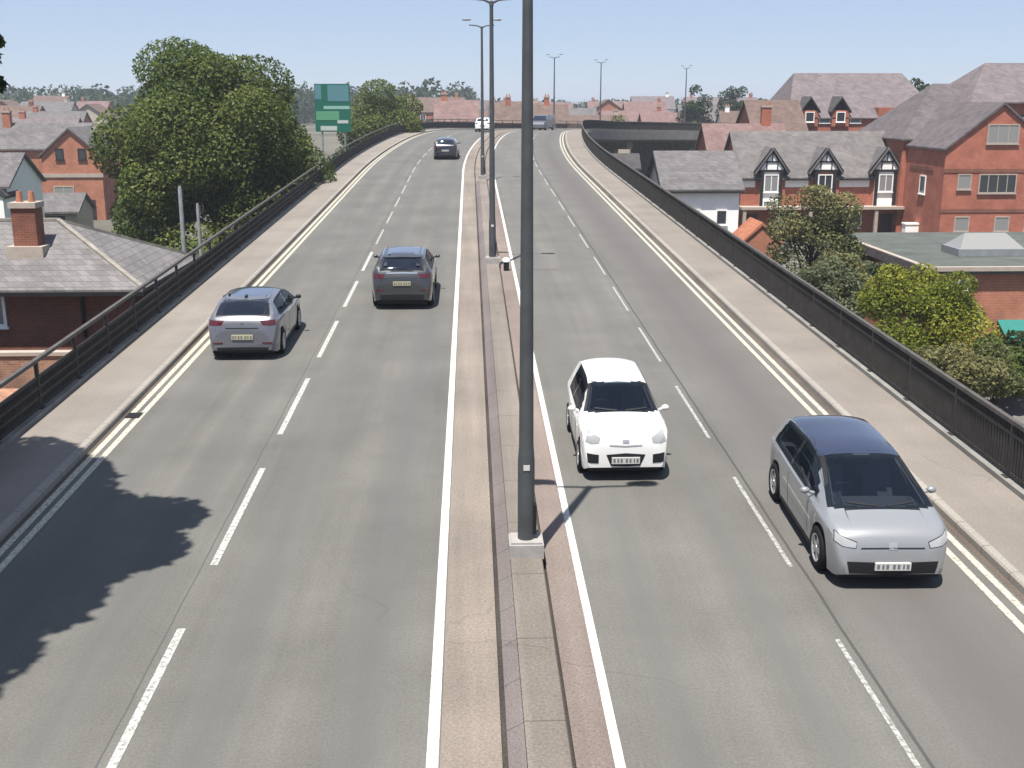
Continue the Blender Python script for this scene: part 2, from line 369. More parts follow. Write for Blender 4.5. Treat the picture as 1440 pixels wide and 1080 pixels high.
def strip_data(segs, o0, o1, dz, step=None):
    """flat ribbon(s) along the road with UV in metres"""
    vs, fs, uv = [], [], []
    for (s0, s1) in segs:
        ss = stations(s0, s1); k = len(vs)
        for s in ss:
            vs += [RP(s, o0, dz), RP(s, o1, dz)]; uv += [(o0, s), (o1, s)]
        for i in range(len(ss) - 1):
            a = k + 2 * i; fs.append((a, a + 1, a + 3, a + 2))
    return vs, fs, uv
def put_uv(me, uv):
    l = me.uv_layers.new(name='UVMap')
    for lp in me.loops: l.data[lp.index].uv = uv[lp.vertex_index]
def strip(name, segs, o0, o1, dz, m, kind='structure', parent=None):
    vs, fs, uv = strip_data(segs, o0, o1, dz)
    me = bpy.data.meshes.new(name); me.from_pydata([tuple(v) for v in vs], [], fs); put_uv(me, uv); me.materials.append(m); me.update()
    o = link(name, me, parent)
    if kind: o['kind'] = kind
    return o
def extrude(name, sec, s0, s1, m, parent=None, kind=None, closed=True):
    """closed section [(offset, dz), ...] carried along the road"""
    ss = stations(s0, s1); n = len(sec); vs, fs, uv = [], [], []
    for s in ss:
        u = 0
        for (o, dz) in sec: vs.append(tuple(RP(s, o, dz))); uv.append((o + dz, s))
    for i in range(len(ss) - 1):
        for k in range(n if closed else n - 1):
            k2 = (k + 1) % n; fs.append((i * n + k, i * n + k2, (i + 1) * n + k2, (i + 1) * n + k))
    if closed: fs.append(tuple(range(n))); fs.append(tuple(range((len(ss) - 1) * n + n - 1, (len(ss) - 1) * n - 1, -1)))
    me = bpy.data.meshes.new(name); me.from_pydata(vs, [], fs); put_uv(me, uv)
    bm = bmesh.new(); bm.from_mesh(me); bmesh.ops.recalc_face_normals(bm, faces=bm.faces); bm.to_mesh(me); bm.free()
    for q in (m if isinstance(m, (list, tuple)) else [m]): me.materials.append(q)
    me.update(); o = link(name, me, parent)
    if kind: o['kind'] = kind
    return o

SA, SB = -10.0, 255.0
# ------------------------------------------------------------------ ground
def ground_z(x, y):
    d = math.hypot(x, y)
    t = min(1, max(0, (d - 115) / 230)); t = t * t * (3 - 2 * t)
    return -4.6 + 3.6 * t
def build_ground():
    rad = [0, 15, 30, 45, 60, 80, 100, 115, 130, 145, 160, 180, 200, 230, 260, 300, 345, 420, 600, 1000, 2500, 8000]
    vs, fs = [(0, 0, -4.6)], []; n = 96
    for r in rad[1:]:
        for k in range(n):
            a = 2 * math.pi * k / n; x, y = r * math.cos(a), r * math.sin(a); vs.append((x, y, ground_z(x, y)))
    for k in range(n): fs.append((0, 1 + k, 1 + (k + 1) % n))
    for i in range(len(rad) - 2):
        for k in range(n):
            a, b = 1 + i * n + k, 1 + i * n + (k + 1) % n; fs.append((a, a + n, b + n, b))
    me = bpy.data.meshes.new('ground'); me.from_pydata(vs, [], fs); me.materials.append(M['ground'])
    bm = bmesh.new(); bm.from_mesh(me); bmesh.ops.recalc_face_normals(bm, faces=bm.faces); bm.to_mesh(me); bm.free()
    o = link('ground', me); o['kind'] = 'structure'
build_ground()
def sheet(name, pts, dz, m):
    me = bpy.data.meshes.new(name); me.from_pydata([(x, y, ground_z(x, y) + dz) for x, y in pts], [], [tuple(range(len(pts)))])
    me.materials.append(m); o = link(name, me); o['kind'] = 'structure'
sheet('yard', [(12, 30), (60, 30), (60, 88), (12, 88)], .02, M['yard'])
sheet('street', [(-60, 22), (-12, 22), (-12, 60), (-60, 60)], .02, M['yard'])
sheet('lawn', [(-60, 64), (-13, 64), (-13, 98), (-60, 98)], .03, M['grass'])

# ------------------------------------------------------------------ flyover
extrude('flyover_deck', [(-9.35, -0.03), (9.75, -0.03), (9.75, -1.0), (7.5, -1.35), (-7.0, -1.35), (-9.35, -1.0)], SA, SB, M['concrete'], kind='structure')
strip('carriageway', [(SA, SB)], -7.25, -0.30, 0.0, M['asphalt_l'])
strip('carriageway', [(SA, SB)], 1.45, 7.62, 0.0, M['asphalt_r'])
extrude('pavement', [(-9.2, -0.02), (-9.2, 0.125), (-7.42, 0.125), (-7.42, -0.02)], SA, SB, M['pave_l'], kind='structure')
extrude('pavement', [(9.6, -0.02), (9.6, 0.125), (7.79, 0.125), (7.79, -0.02)], SA, SB, M['pave_r'], kind='structure')
extrude('kerb', [(-7.417, -0.02), (-7.417, 0.13), (-7.30, 0.13), (-7.275, 0.1), (-7.27, -0.02)], SA, SB, M['kerb'], kind='structure')
extrude('kerb', [(7.787, -0.02), (7.787, 0.13), (7.67, 0.13), (7.645, 0.1), (7.64, -0.02)], SA, SB, M['kerb'], kind='structure')
strip('gutter', [(SA, SB)], -7.268, -7.17, 0.004, M['gutter'])
strip('gutter', [(SA, SB)], 7.52, 7.638, 0.004, M['gutter'])
# markings
DL = [(15.54 + 6.02 * k, 15.54 + 6.02 * k + 4.1) for k in range(-4, 34)]
DR = [(15.3 - 0.1 + 5.85 * k, 15.2 + 5.85 * k + 3.7) for k in range(-4, 35)]
strip('lane_marking', [d for d in DL if d[1] < 45], -3.87, -3.76, 0.004, M['white_dash'])
strip('lane_marking', [d for d in DL if 45 < d[1] < 220], -3.85, -3.77, 0.004, M['dash_worn'])
strip('lane_marking', [d for d in DR if d[1] < 220], 4.62, 4.685, 0.004, M['dash_worn'])
strip('edge_marking', [(SA, SB)], -0.52, -0.39, 0.004, M['white_line'])
strip('edge_marking', [(SA, SB)], 1.47, 1.58, 0.004, M['white_line'])
for o in (-7.12, -6.90): strip('yellow_marking', [(SA, SB)], o - .06, o + .06, 0.006, M['yellow_line'])
for o in (7.17, 7.42): strip('yellow_marking', [(SA, SB)], o - .055, o + .055, 0.006, M['yellow_line'])
# central reserve: paved strips either side of a low raised plinth
extrude('central_reserve', [(-0.37, -0.02), (-0.37, 0.05), (-0.33, 0.06), (0.285, 0.06), (0.285, -0.02)], SA, SB, M['reserve_tan'], kind='structure')
extrude('central_reserve', [(1.055, -0.02), (1.055, 0.06), (1.42, 0.06), (1.46, 0.05), (1.46, -0.02)], SA, SB, M['reserve_red'], kind='structure')
strip('reserve_gap', [(SA, SB)], 0.283, 0.345, 0.012, M['gap'])
strip('reserve_gap', [(SA, SB)], 1.003, 1.057, 0.012, M['gap'])
extrude('reserve_kerb', [(0.345, -0.02), (0.345, 0.10), (0.53, 0.20), (0.533, -0.02)], SA, 69.0, M['plinth_side'], kind='structure')
extrude('reserve_plinth', [(0.536, -0.02), (0.536, 0.215), (0.985, 0.215), (1.0, 0.19), (1.0, -0.02)], SA, 69.0, M['plinth_top'], kind='structure')
extrude('central_reserve', [(0.36, -0.02), (0.36, 0.062), (0.99, 0.062), (0.99, -0.02)], 69.1, SB, M['reserve_tan'], kind='structure')
strip('expansion_joint', [(39.6, 39.75)], 1.7, 3.1, 0.004, M['joint'])

# parapets
def parapet(label, side, off, rails, fin, wide):
    p0 = RP(0, off, 0)
    t = thing('parapet', label, 'railing', (0, 0, 0))
    extrude('plinth', [(off - .12 - .02, 0.10), (off - .14, 0.22), (off + .14, 0.22), (off + .14, 0.10)], SA, SB, M['concrete'], t)
    for z in rails[:-1]:
        extrude('rail', [(off - .025, z - .03), (off - .025, z + .03), (off + .025, z + .03), (off + .025, z - .03)], SA, SB, M['rail'], t)
    z = rails[-1]
    extrude('top_rail', [(off - .045, z - .04), (off - .045, z + .035), (off + .045, z + .035), (off + .045, z - .04)], SA, SB, M['rail_top'], t)
    # fins
    n = int((220 - 8) / 0.11); vs = np.zeros((n, 8, 3)); hw = .006; hd = wide
    for i in range(n):
        s = 8 + i * 0.11; a = RP(s, off, 0); h = heading(s)
        tx, ty = math.sin(h), math.cos(h); rx, ry = math.cos(h), -math.sin(h)
        q = 0
        for zz in (fin[0], fin[1]):
            for (u, v) in ((-hw, -hd), (hw, -hd), (hw, hd), (-hw, hd)):
                vs[i, q] = (a.x + tx * u + rx * v, a.y + ty * u + ry * v, a.z + zz); q += 1
    base = np.array([(0, 3, 2, 1), (4, 5, 6, 7), (0, 1, 5, 4), (1, 2, 6, 5), (2, 3, 7, 6), (3, 0, 4, 7)])
    fs = (base[None] + (np.arange(n) * 8)[:, None, None]).reshape(-1, 4)
    me = bpy.data.meshes.new('infill_bars'); me.from_pydata(vs.reshape(-1, 3).tolist(), [], fs.tolist()); me.materials.append(M['rail']); me.update()
    link('infill_bars', me, t)
    pm = MB().box(-.035, .035, -.04, .04, 0.2, rails[-1] - .02).box(-.09, .09, -.09, .09, .215, .235).mesh('post', M['rail'])
    for i in range(90):
        s = 9 + i * 2.3; o = link('post', pm, t); o.location = RP(s, off, 0); o.rotation_euler = (0, 0, -heading(s))
    return t
parapet('dark steel parapet railing along the left pavement, above the bungalow roof', -1, -8.92, (0.27, 0.46, 0.66, 0.86, 1.22), (0.24, 0.86), .028)
parapet('dark steel parapet railing with close vertical bars along the right pavement', 1, 9.27, (0.29, 0.98, 1.20), (0.24, 1.17), .030)
# piers carrying the deck where it swings right
pier_m = MB().box(-6.0, 6.0, -.6, .6, -12, 0).box(-8.0, 8.0, -.8, .8, -.9, .04).mesh('bridge_pier', M['concrete'])
PL = ['concrete pier under the flyover nearest the crest', 'concrete pier under the curving flyover, second from the crest', 'concrete pier under the curving flyover, third from the crest', 'concrete pier under the flyover farthest along the curve']
for i, s in enumerate((138, 158, 178, 198)):
    o = link('bridge_pier', pier_m); o.location = RP(s, 0.2, -1.36); o.rotation_euler = (0, 0, -heading(s))
    tag(o, PL[i], 'bridge pier', 'flyover piers')
extrude('abutment', [(-8.6, -1.36), (9.0, -1.36), (9.0, -14), (-8.6, -14)], SA, 126.0, M['brick_dark'], kind='structure')

# ------------------------------------------------------------------ street lamps
def make_lamp():
    t = thing('street_lamp', 'x', 'street lamp')
    b = MB().box(-.25, .25, -.24, .24, 0.19, .40).box(-.225, .225, -.205, .205, .40, .43)
    b.build('base_block', M['concrete_light'], t)
    p = MB().tube([(0, 0, .42), (0, 0, 1.6), (0, 0, 1.85), (0, 0, 9.0)], [.122, .122, .105, .062], 16).build('pole', M['pole'], t)
    MB().box(.108, .15, -.06, .06, .5, .95).build('access_door', M['plastic'], t)
    MB().box(-.045, .045, -.128, -.118, 1.5, 1.58).build('label_plate', M['plate_white'], t)
    for sgn in (-1, 1):
        a = MB().tube([(0, 0, 8.98), (sgn * .25, 0, 9.10), (sgn * .75, 0, 9.14)], [.045, .04, .035], 8).build('arm', M['pole'], t)
        h = MB().tube([(sgn * .62, 0, 9.13), (sgn * .72, 0, 9.145), (sgn * .95, 0, 9.15), (sgn * 1.12, 0, 9.14), (sgn * 1.17, 0, 9.13)], [.05, .10, .13, .10, .03], 10)
        h.v = [(x, y * 1.15, 9.44 + (z - 9.14) * .55) for x, y, z in h.v]
        h.build('lamp_head', M['pole_pale'], t)
    MB().tube([(0, 0, 8.9), (0, 0, 9.06)], [.08, .07], 10).build('pole_cap', M['pole'], t)
    return t
lamp = make_lamp()
LS = [(15.4, 'tall dark lamp column standing in the foreground of the central reserve, right of the white car'),
      (39.9, 'dark lamp column on the central reserve, second from the camera beside the small marker post'),
      (69.6, 'lamp column on the central reserve, third from the camera, by the far black car'),
      (101, 'far lamp column on the central reserve just before the road bends'),
      (150, 'far thin lamp column on the curved flyover, first beyond the crest'),
      (163, 'far thin lamp column on the curved flyover, second beyond the crest'),
      (182, 'far thin lamp column at the right end of the visible flyover')]
LS[0] = (15.4, 'tallest dark lamp column, nearest the camera, cut off by the top edge')
for i, (s, lb) in enumerate(LS):
    if i in (3,): continue
    o = lamp if i == 0 else copy_tree(lamp)
    o.location = RP(s, 0.77, 0); o.rotation_euler = (0, 0, -heading(s)); tag(o, lb, None, 'lamps along the central reserve')
t = thing('marker_post', 'short black and white marker post on the central reserve', 'bollard', RP(39.2, 1.24, .06))
MB().tube([(0, 0, 0), (0, 0, .32)], .1, 10).build('base', M['plastic'], t)
MB().tube([(0, 0, .31), (0, 0, .40), (0, 0, .46)], [.13, .14, .05], 10).build('cap', M['render_white'], t)

# ------------------------------------------------------------------ foliage
def leaves(name, blobs, n, size, m, parent, droop=0.0, seed=1, inner=0.35):
    """blobs: (x, y, z, rx, ry, rz) local; leaf-sized quads spread through and over them"""
    g = np.random.default_rng(seed); B = np.array(blobs, float)
    vol = (B[:, 3] * B[:, 4] + B[:, 4] * B[:, 5] + B[:, 3] * B[:, 5]); pr = vol / vol.sum()
    idx = g.choice(len(B), n, p=pr); b = B[idx]
    d = g.normal(size=(n, 3)); d /= np.linalg.norm(d, axis=1)[:, None]
    r = np.where(g.random(n) < inner, g.random(n) ** (1 / 3.), 1 - np.abs(g.normal(0, .12, n)))
    c = b[:, :3] + d * b[:, 3:6] * r[:, None]
    nrm = d * 0.8 + g.normal(size=(n, 3)) * 0.75 + np.array([0, 0, .45]); nrm /= np.linalg.norm(nrm, axis=1)[:, None]
    a = np.cross(nrm, g.normal(size=(n, 3))); a /= np.linalg.norm(a, axis=1)[:, None]; q = np.cross(nrm, a)
    sz = size * (0.6 + 0.8 * g.random(n))[:, None]
    a *= sz; q *= sz * 0.62
    v = np.stack([c - a, c - q * .9 + a * .15, c + a, c + q * .9 + a * .1], 1)
    tone = g.random(len(B))
    sh = np.clip(0.5 + (tone[idx] - .5) * .55 + g.normal(0, .22, n), 0, 1)
    me = bpy.data.meshes.new(name); me.vertices.add(4 * n); me.loops.add(4 * n); me.polygons.add(n)
    me.vertices.foreach_set('co', v.reshape(-1).astype(np.float32))
    me.loops.foreach_set('vertex_index', np.arange(4 * n, dtype=np.int32))
    me.polygons.foreach_set('loop_start', np.arange(0, 4 * n, 4, dtype=np.int32))
    try: me.polygons.foreach_set('loop_total', np.full(n, 4, dtype=np.int32))
    except Exception: pass
    at = me.attributes.new('shade', 'FLOAT', 'FACE'); at.data.foreach_set('value', sh.astype(np.float32))
    me.materials.append(m); me.update(calc_edges=True); me.validate()
    return link(name, me, parent)

def crown_blobs(rx, ry, rz, zc, k, seed, br=(.22, .36), flat=0.0):
    g = np.random.default_rng(seed); out = []
    for i in range(k):
        d = g.normal(size=3); d /= np.linalg.norm(d); d[2] = d[2] if d[2] > -.55 else -d[2] * .4
        r = .45 + .42 * g.random() ** .6
        s = br[0] + (br[1] - br[0]) * g.random(); mr = (rx + ry + rz) / 3
        out.append((d[0] * rx * r, d[1] * ry * r, zc + d[2] * rz * r, s * mr * (.85 + .3 * g.random()), s * mr, s * mr * (.75 + .2 * g.random())))
    return out

def tree(name, label, cat, x, y, h, rx, ry, n, size, m, seed, trunk=.3, bot=.18, k=46, group=None, br=(.22, .36), z0=None, extra=()):
    z0 = ground_z(x, y) if z0 is None else z0
    t = thing(name, label, cat, (x, y, z0), 0, group)
    zc = h * (bot + (1 - bot) * .5); rz = h * (1 - bot) * .5
    bl = crown_blobs(rx, ry, rz, zc, k, seed, br) + list(extra)
    mb = MB(); top = zc + rz * .3
    mb.tube([(0, 0, -.1), (trunk * .15, .05, h * bot), (-.1, .1, zc), (0.1, 0, top)], [trunk * 1.25, trunk * .9, trunk * .6, trunk * .2], 9)
    g = random.Random(seed)
    for b in bl[:12]:
        zz = h * bot * .8 + g.random() * (zc - h * bot * .8)
        mid = (b[0] * .5, b[1] * .5, (zz + b[2]) / 2 + .2)
        mb.tube([(0, 0, zz), mid, (b[0], b[1], b[2])], [trunk * .5, trunk * .3, trunk * .08], 6)
    mb.build('trunk', M['bark'], t)
    leaves('crown', bl, n, size, m, t, seed=seed)
    return t

# big tree on the left, behind the parapet
tree('broadleaf_tree', 'large rounded green tree rising left of the road beside the parapet', 'tree', -14.7, 67, 14.9, 5.9, 5.6, 190000, .105, M['leaf_big'], 11, .42, .06, 80, br=(.24, .38),
     extra=[(-3.6, -3, 3, 2.6, 2.4, 2.2), (3.6, -4, 2.8, 2.6, 2.4, 2.2), (0, -5, 3, 3, 2.4, 2.4), (3.6, 0, 8.5, 2.3, 2.2, 2.4), (2.6, 0, 11.2, 2.3, 2.2, 2.0), (0, 0, 12.2, 2.6, 2.4, 2.2), (4.4, -2, 6, 2, 2, 2)])
tree('broadleaf_tree', 'medium round olive green tree right of the green road sign', 'tree', -9.4, 122, 13.6, 4.7, 4.5, 50000, .13, M['leaf_big'], 23, .35, .1, 46)
# the tree by the footbridge whose shade falls on the road
def shade_tree():
    t = thing('broadleaf_tree', 'tree at the far left edge whose shadow falls across the left lane', 'tree', (-13.2, 10.0, -4.6))
    bl = []
    k = .374; dx, dy = .3746 * k, .9272 * k
    for (sx, sy, h, r) in [(-6.35, 17.5, 11.3, 1.35), (-5.15, 17.6, 11.0, .85), (-4.75, 17.7, 11.0, .4), (-5.0, 16.3, 11.2, .75), (-8.3, 20.4, 12.0, 1.05), (-8.0, 17.2, 12.2, 2.0), (-7.0, 15.6, 11.6, 1.35), (-9.6, 19, 12.6, 2.2),
                           (-7.3, 14.0, 11.8, 1.3), (-6.15, 13.6, 11.2, .5), (-9.5, 14.5, 12.4, 2.4), (-7.6, 18.9, 11.9, 1.5), (-8.9, 18.2, 12.2, 1.8), (-6.6, 16.6, 11.5, 1.1), (-7.9, 15.2, 12, 1.9), (-6.9, 12.9, 11.6, 1.0), (-8.4, 13.4, 12, 1.8), (-5.6, 17.2, 11.1, .7), (-5.6, 15.7, 11.3, .8), (-5.9, 14.5, 11.4, .9), (-6.1, 13.1, 11.4, .75), (-6.2, 12.2, 11.3, .7), (-7.2, 11.5, 11.6, 1.2), (-7.6, 19.6, 12, 1.2), (-6.5, 18.3, 11.6, .7), (-8.2, 12.4, 11.5, 1.2), (-11.5, 17, 13, 2.8), (-12, 13, 12.5, 2.6), (-10.5, 11, 11, 1.8)]:
        bl.append((sx - dx * h + 13.2, sy - dy * h - 10.0, h + 4.6, r, r, r * .7))
    for (px, py, pz, r) in [(-5.54, 14.0, 7.80, .09), (-5.6, 14.0, 7.67, .08), (-5.56, 14.0, 7.32, .09), (-5.75, 14.0, 7.6, .22), (-5.7, 14.0, 7.9, .1)]:
        bl.append((px + 13.2, py - 10, pz + 4.6, r, r, r))
    mb = MB(); mb.tube([(0, 0, -.1), (.1, .1, 6), (.2, 0, 12), (0.6, 0, 17)], [.45, .36, .25, .1], 10)
    for b in bl[:29]: mb.tube([(.1, 0, 9.5), (b[0] * .5, b[1] * .5, (10 + b[2]) / 2 + 1.2), b[:3]], [.2, .12, .04], 6)
    mb.tube([(4.2, 2.2, 15.2), (6.6, 3.9, 13.4), (7.1, 4.05, 12.2)], [.06, .03, .012], 5)
    mb.build('trunk', M['bark'], t)
    leaves('crown', bl[:29], 60000, .16, M['leaf_dark'], t, seed=5, inner=.5)
    leaves('hanging_twig', bl[29:], 420, .05, M['leaf_dark'], t, seed=6, inner=.6)
shade_tree()

# ------------------------------------------------------------------ buildings
WIN = {}
def window(parent, x, y, z, ww, wh, face='front', glass='glass', frame='pvc', bars=1, name='window', label=None):
    """window centred at (x, z) on a wall plane: frame is the part, pane its sub-part"""
    key = (round(ww, 2), round(wh, 2), glass, frame, bars)
    if key not in WIN:
        f = MB(); t = .09; a, b = ww / 2, wh / 2
        f.box(-a, a, -.06, .05, b - t, b).box(-a, a, -.06, .05, -b, -b + t).box(-a, -a + t, -.06, .05, -b + t, b - t).box(a - t, a, -.06, .05, -b + t, b - t)
        for i in range(bars):
            xx = -a + (i + 1) * ww / (bars + 1); f.box(xx - .03, xx + .03, -.05, .04, -b + t, b - t)
        f.box(-a - .06, a + .06, -.12, .0, -b - .07, -b - .003)
        p = MB().box(-a + t * .9, a - t * .9, -.028, .03, -b + t * .9, b - t * .9)
        WIN[key] = (f.mesh(name, M[frame]), p.mesh('pane', M[glass]))
    o = link(name, WIN[key][0], parent); o.location = (x, y, z)
    o.rotation_euler = (0, 0, {'front': 0, 'left': -math.pi / 2, 'right': math.pi / 2}[face])
    q = link('pane', WIN[key][1], o)
    if label: o['label'] = label
    return o

def chimney_mb(x, y, z0, z1, w_, d_, pots=2):
    m = MB().box(x - w_ / 2, x + w_ / 2, y - d_ / 2, y + d_ / 2, z0, z1 - .18)
    m.box(x - w_ / 2 - .06, x + w_ / 2 + .06, y - d_ / 2 - .06, y + d_ / 2 + .06, z1 - .18, z1, 1)
    for i in range(pots):
        px = x + (i - (pots - 1) / 2) * w_ * .5
        m.tube([(px, y, z1 - .01), (px, y, z1 + .35)], [.12, .09], 8, 2)
    return m

def roof_gable(mb, x0, x1, y0, y1, ze, zr, oh=.3, th=.16, axis='x'):
    """pitched roof as a slab with thickness, ridge along the axis"""
    if axis == 'x':
        ym = (y0 + y1) / 2; sl_ = (zr - ze) / (ym - y0); e = ze - oh * sl_
        sec = [(y0 - oh, e), (ym, zr), (y1 + oh, e), (y1 + oh, e + th), (ym, zr + th * 1.2), (y0 - oh, e + th)]
        v = [(x0 - oh, y, z) for y, z in sec] + [(x1 + oh, y, z) for y, z in sec]
    else:
        xm = (x0 + x1) / 2; sl_ = (zr - ze) / (xm - x0); e = ze - oh * sl_
        sec = [(x0 - oh, e), (xm, zr), (x1 + oh, e), (x1 + oh, e + th), (xm, zr + th * 1.2), (x0 - oh, e + th)]
        v = [(x, y0 - oh, z) for x, z in sec] + [(x, y1 + oh * .2, z) for x, z in sec]
    f = [(0, 1, 4, 5), (1, 2, 3, 4), (11, 10, 7, 6), (10, 9, 8, 7)] + [(i, (i + 1) % 6, (i + 1) % 6 + 6, i + 6) for i in range(6)]
    return mb.add(v, f)

def roof_hip(mb, x0, x1, y0, y1, ze, zr, oh=.35, th=.12, inset=None):
    hx = (y1 - y0) / 2 if inset is None else inset; ym = (y0 + y1) / 2
    s_ = (zr - ze) / ((y1 - y0) / 2); e = ze - oh * s_
    a = [(x0 - oh, y0 - oh, e), (x1 + oh, y0 - oh, e), (x1 + oh, y1 + oh, e), (x0 - oh, y1 + oh, e)]
    b = [(p[0], p[1], p[2] + th) for p in a]; r = [(x0 + hx, ym, zr + th), (x1 - hx, ym, zr + th)]
    v = a + b + r
    f = [(0, 3, 2, 1), (0, 1, 5, 4), (1, 2, 6, 5), (2, 3, 7, 6), (3, 0, 4, 7), (4, 5, 9, 8), (5, 6, 9), (6, 7, 8, 9), (7, 4, 8)]
    return mb.add(v, f)

def house(name, label, cat, x0, x1, y0, y1, ze, zr, wall, roof, axis='x', kind='gable', zg=None, group=None, chim=(), inset=None, oh=.3, rz=0.0, cwall=None):
    """origin at the ground under the middle of the front wall; front looks at -y"""
    xc = (x0 + x1) / 2; zg = ground_z(xc, y0) if zg is None else zg
    t = thing(name, label, cat, (xc, y0, zg), rz, group)
    a, b, d = x0 - xc, x1 - xc, y1 - y0; E = ze - zg; Z = zr - zg
    wl = MB()
    if kind == 'gable':
        if axis == 'x':
            wl.add([(a, 0, -.3), (b, 0, -.3), (b, d, -.3), (a, d, -.3), (a, 0, E), (b, 0, E), (b, d, E), (a, d, E), (a, d / 2, Z), (b, d / 2, Z)],
                   [(0, 1, 5, 4), (2, 3, 7, 6), (1, 2, 6, 9, 5), (3, 0, 4, 8, 7), (0, 3, 2, 1)])
        else:
            wl.add([(a, 0, -.3), (b, 0, -.3), (b, d, -.3), (a, d, -.3), (a, 0, E), (b, 0, E), (b, d, E), (a, d, E), (0, 0, Z), (0, d, Z)],
                   [(0, 1, 5, 8, 4), (2, 3, 7, 9, 6), (1, 2, 6, 5), (3, 0, 4, 7), (0, 3, 2, 1)])
        r = roof_gable(MB(), a, b, 0, d, E + .01, Z + .01, oh=oh, axis=axis)
    else:
        wl.box(a, b, 0, d, -.3, E); r = roof_hip(MB(), a, b, 0, d, E + .01, Z, inset=inset, oh=oh)
    wl.build('wall', M[wall], t); rf = r.build('roof', M[roof], t)
    for (cx, cy, top, cw) in chim:
        chimney_mb(cx - xc, cy - y0, E - .2, top - zg, cw, .6, 2 if cw < 1 else 3).build('chimney', [M[cwall or wall], M['stone_band'], M['brick_orange']], rf)
    t['_o'] = (xc, y0, zg)
    return t, rf

def clear(t):
    if '_o' in t: del t['_o']

# --- left: hip-roofed bungalow by the parapet
t, rf = house('bungalow', 'brick bungalow with grey hipped slate roof and red chimney, tight against the left parapet', 'house', -24, -11.0, 36.6, 43.3, 1.35, 2.95, 'brick_dark', 'slate_bungalow', kind='hip', zg=-4.6, oh=.5)
xc, y0, zg = -17.5, 36.6, -4.6
ch = chimney_mb(-14.75 - xc, 38.3 - y0, 1.6 - zg, 3.85 - zg, .78, .7, 2); ch.build('chimney', [M['brick_dark'], M['stone_band'], M['brick_orange']], rf)
MB().box(-15.35 - xc, -14.15 - xc, 37.75 - y0, 38.85 - y0, 1.9 - zg, 2.42 - zg).build('chimney_flashing', M['stone_band'], rf)
rd = MB()
for a, b in (((6.62 + .4, -.42, 5.86), (3.15, 3.35, 7.7)), ((6.62 + .4, 7.1, 5.86), (3.15, 3.35, 7.7)), ((-3.2, 3.35, 7.7), (3.15, 3.35, 7.7))): rd.bar(a, b, .16, .09)
rd.build('ridge_tiles', M['ridge'], rf)
MB().bar((-7, -.56, 5.72), (7.05, -.56, 5.72), .12, .12).build('gutter_pipe', M['plastic'], t)
window(t, -15.75 - xc, -.02, .55 - zg, 1.35, 1.15, bars=0, glass='glass_pale')
window(t, -19.0 - xc, -.02, .55 - zg, 1.35, 1.15, bars=1)
MB().bar((-12.6 - xc, -.08, 1.0 - zg), (-12.6 - xc, -.08, 0), .09, .09).build('drainpipe', M['plastic'], t)
clear(t)
# brick yard wall in front of it
t = thing('garden_wall', 'sunlit orange brick wall with pale coping below the bungalow window', 'wall', (-17, 33, -4.6))
MB().box(-8, 6.6, -.12, .12, 0, 4.42).build('brickwork', M['brick_yard'], t)
MB().box(-8.05, 6.65, -.17, .17, 4.42, 4.53).build('coping', M['stone_band'], t)
t = thing('brick_shed', 'low orange brick outbuilding with flat roof between garden wall and left parapet', 'shed', (-14.2, 26.5, -4.6))
MB().box(-4.2, 3.8, 0, 5.2, 0, 3.55).build('wall', M['brick_yard'], t)
MB().box(-4.3, 3.9, -.1, 5.3, 3.55, 3.7).build('roof', M['brick_yard'], t)

def post(x, y, h, r, label, zg):
    o = MB().tube([(0, 0, 0), (0, 0, h * .98), (0, 0, h)], [r, r * .8, r * .5], 10).build('post', M['pole_pale']); o.location = (x, y, zg); tag(o, label, 'post'); return o
post(-12.6, 50, 8.1, .11, 'tall grey metal post in front of the big tree', -4.6)
post(-12.6, 53, 7.1, .09, 'shorter grey metal post beside the tall one, below the big tree', -4.6)

# --- left, farther: red gabled house and neighbours
t, rf = house('brick_house', 'red brick house with front gable and two small dark windows, left of the big tree', 'house', -54, -37.5, 119, 126, 2.3, 4.6, 'brick_orange', 'slate', chim=[(-48, 122, 6.0, .8)])
g = MB(); zg = t.location.z; xo = -39.4 + 45.75
g.add([(xo - 2.9, -4, -.3), (xo + 2.9, -4, -.3), (xo + 2.9, 0, -.3), (xo - 2.9, 0, -.3), (xo - 2.9, -4, 1.8 - zg), (xo + 2.9, -4, 1.8 - zg), (xo + 2.9, 0, 1.8 - zg), (xo - 2.9, 0, 1.8 - zg), (xo, -4, 4.3 - zg), (xo, 0, 4.3 - zg)],
      [(0, 1, 5, 8, 4), (1, 2, 6, 5), (3, 0, 4, 7)])
g.build('gable_wing', M['brick_orange'], t)
r = roof_gable(MB(), xo - 2.9, xo + 2.9, -4, 3, 1.81 - zg, 4.31 - zg, axis='y', oh=.25); r.build('wing_roof', M['slate'], t)
window(t, xo - 1.1, -4.02, 1.9 - zg, .8, 1.1, frame='timber_black', bars=0); window(t, xo + 1.1, -4.02, 1.9 - zg, .8, 1.1, frame='timber_black', bars=0)
MB().box(xo - 3.0, xo + 3.0, -4.1, -3.9, -.35 - zg, .0 - zg).build('string_course', M['stone_band'], t)
window(t, xo - 1.0, -4.02, -2.2 - zg, 2.0, 2.0, frame='render_cream', glass='glass_pale', bars=1)
MB().box(xo + 1.2, xo + 2.0, -4.05, -3.98, -.2, 2.0).build('door', M['door_dark'], t)
clear(t)
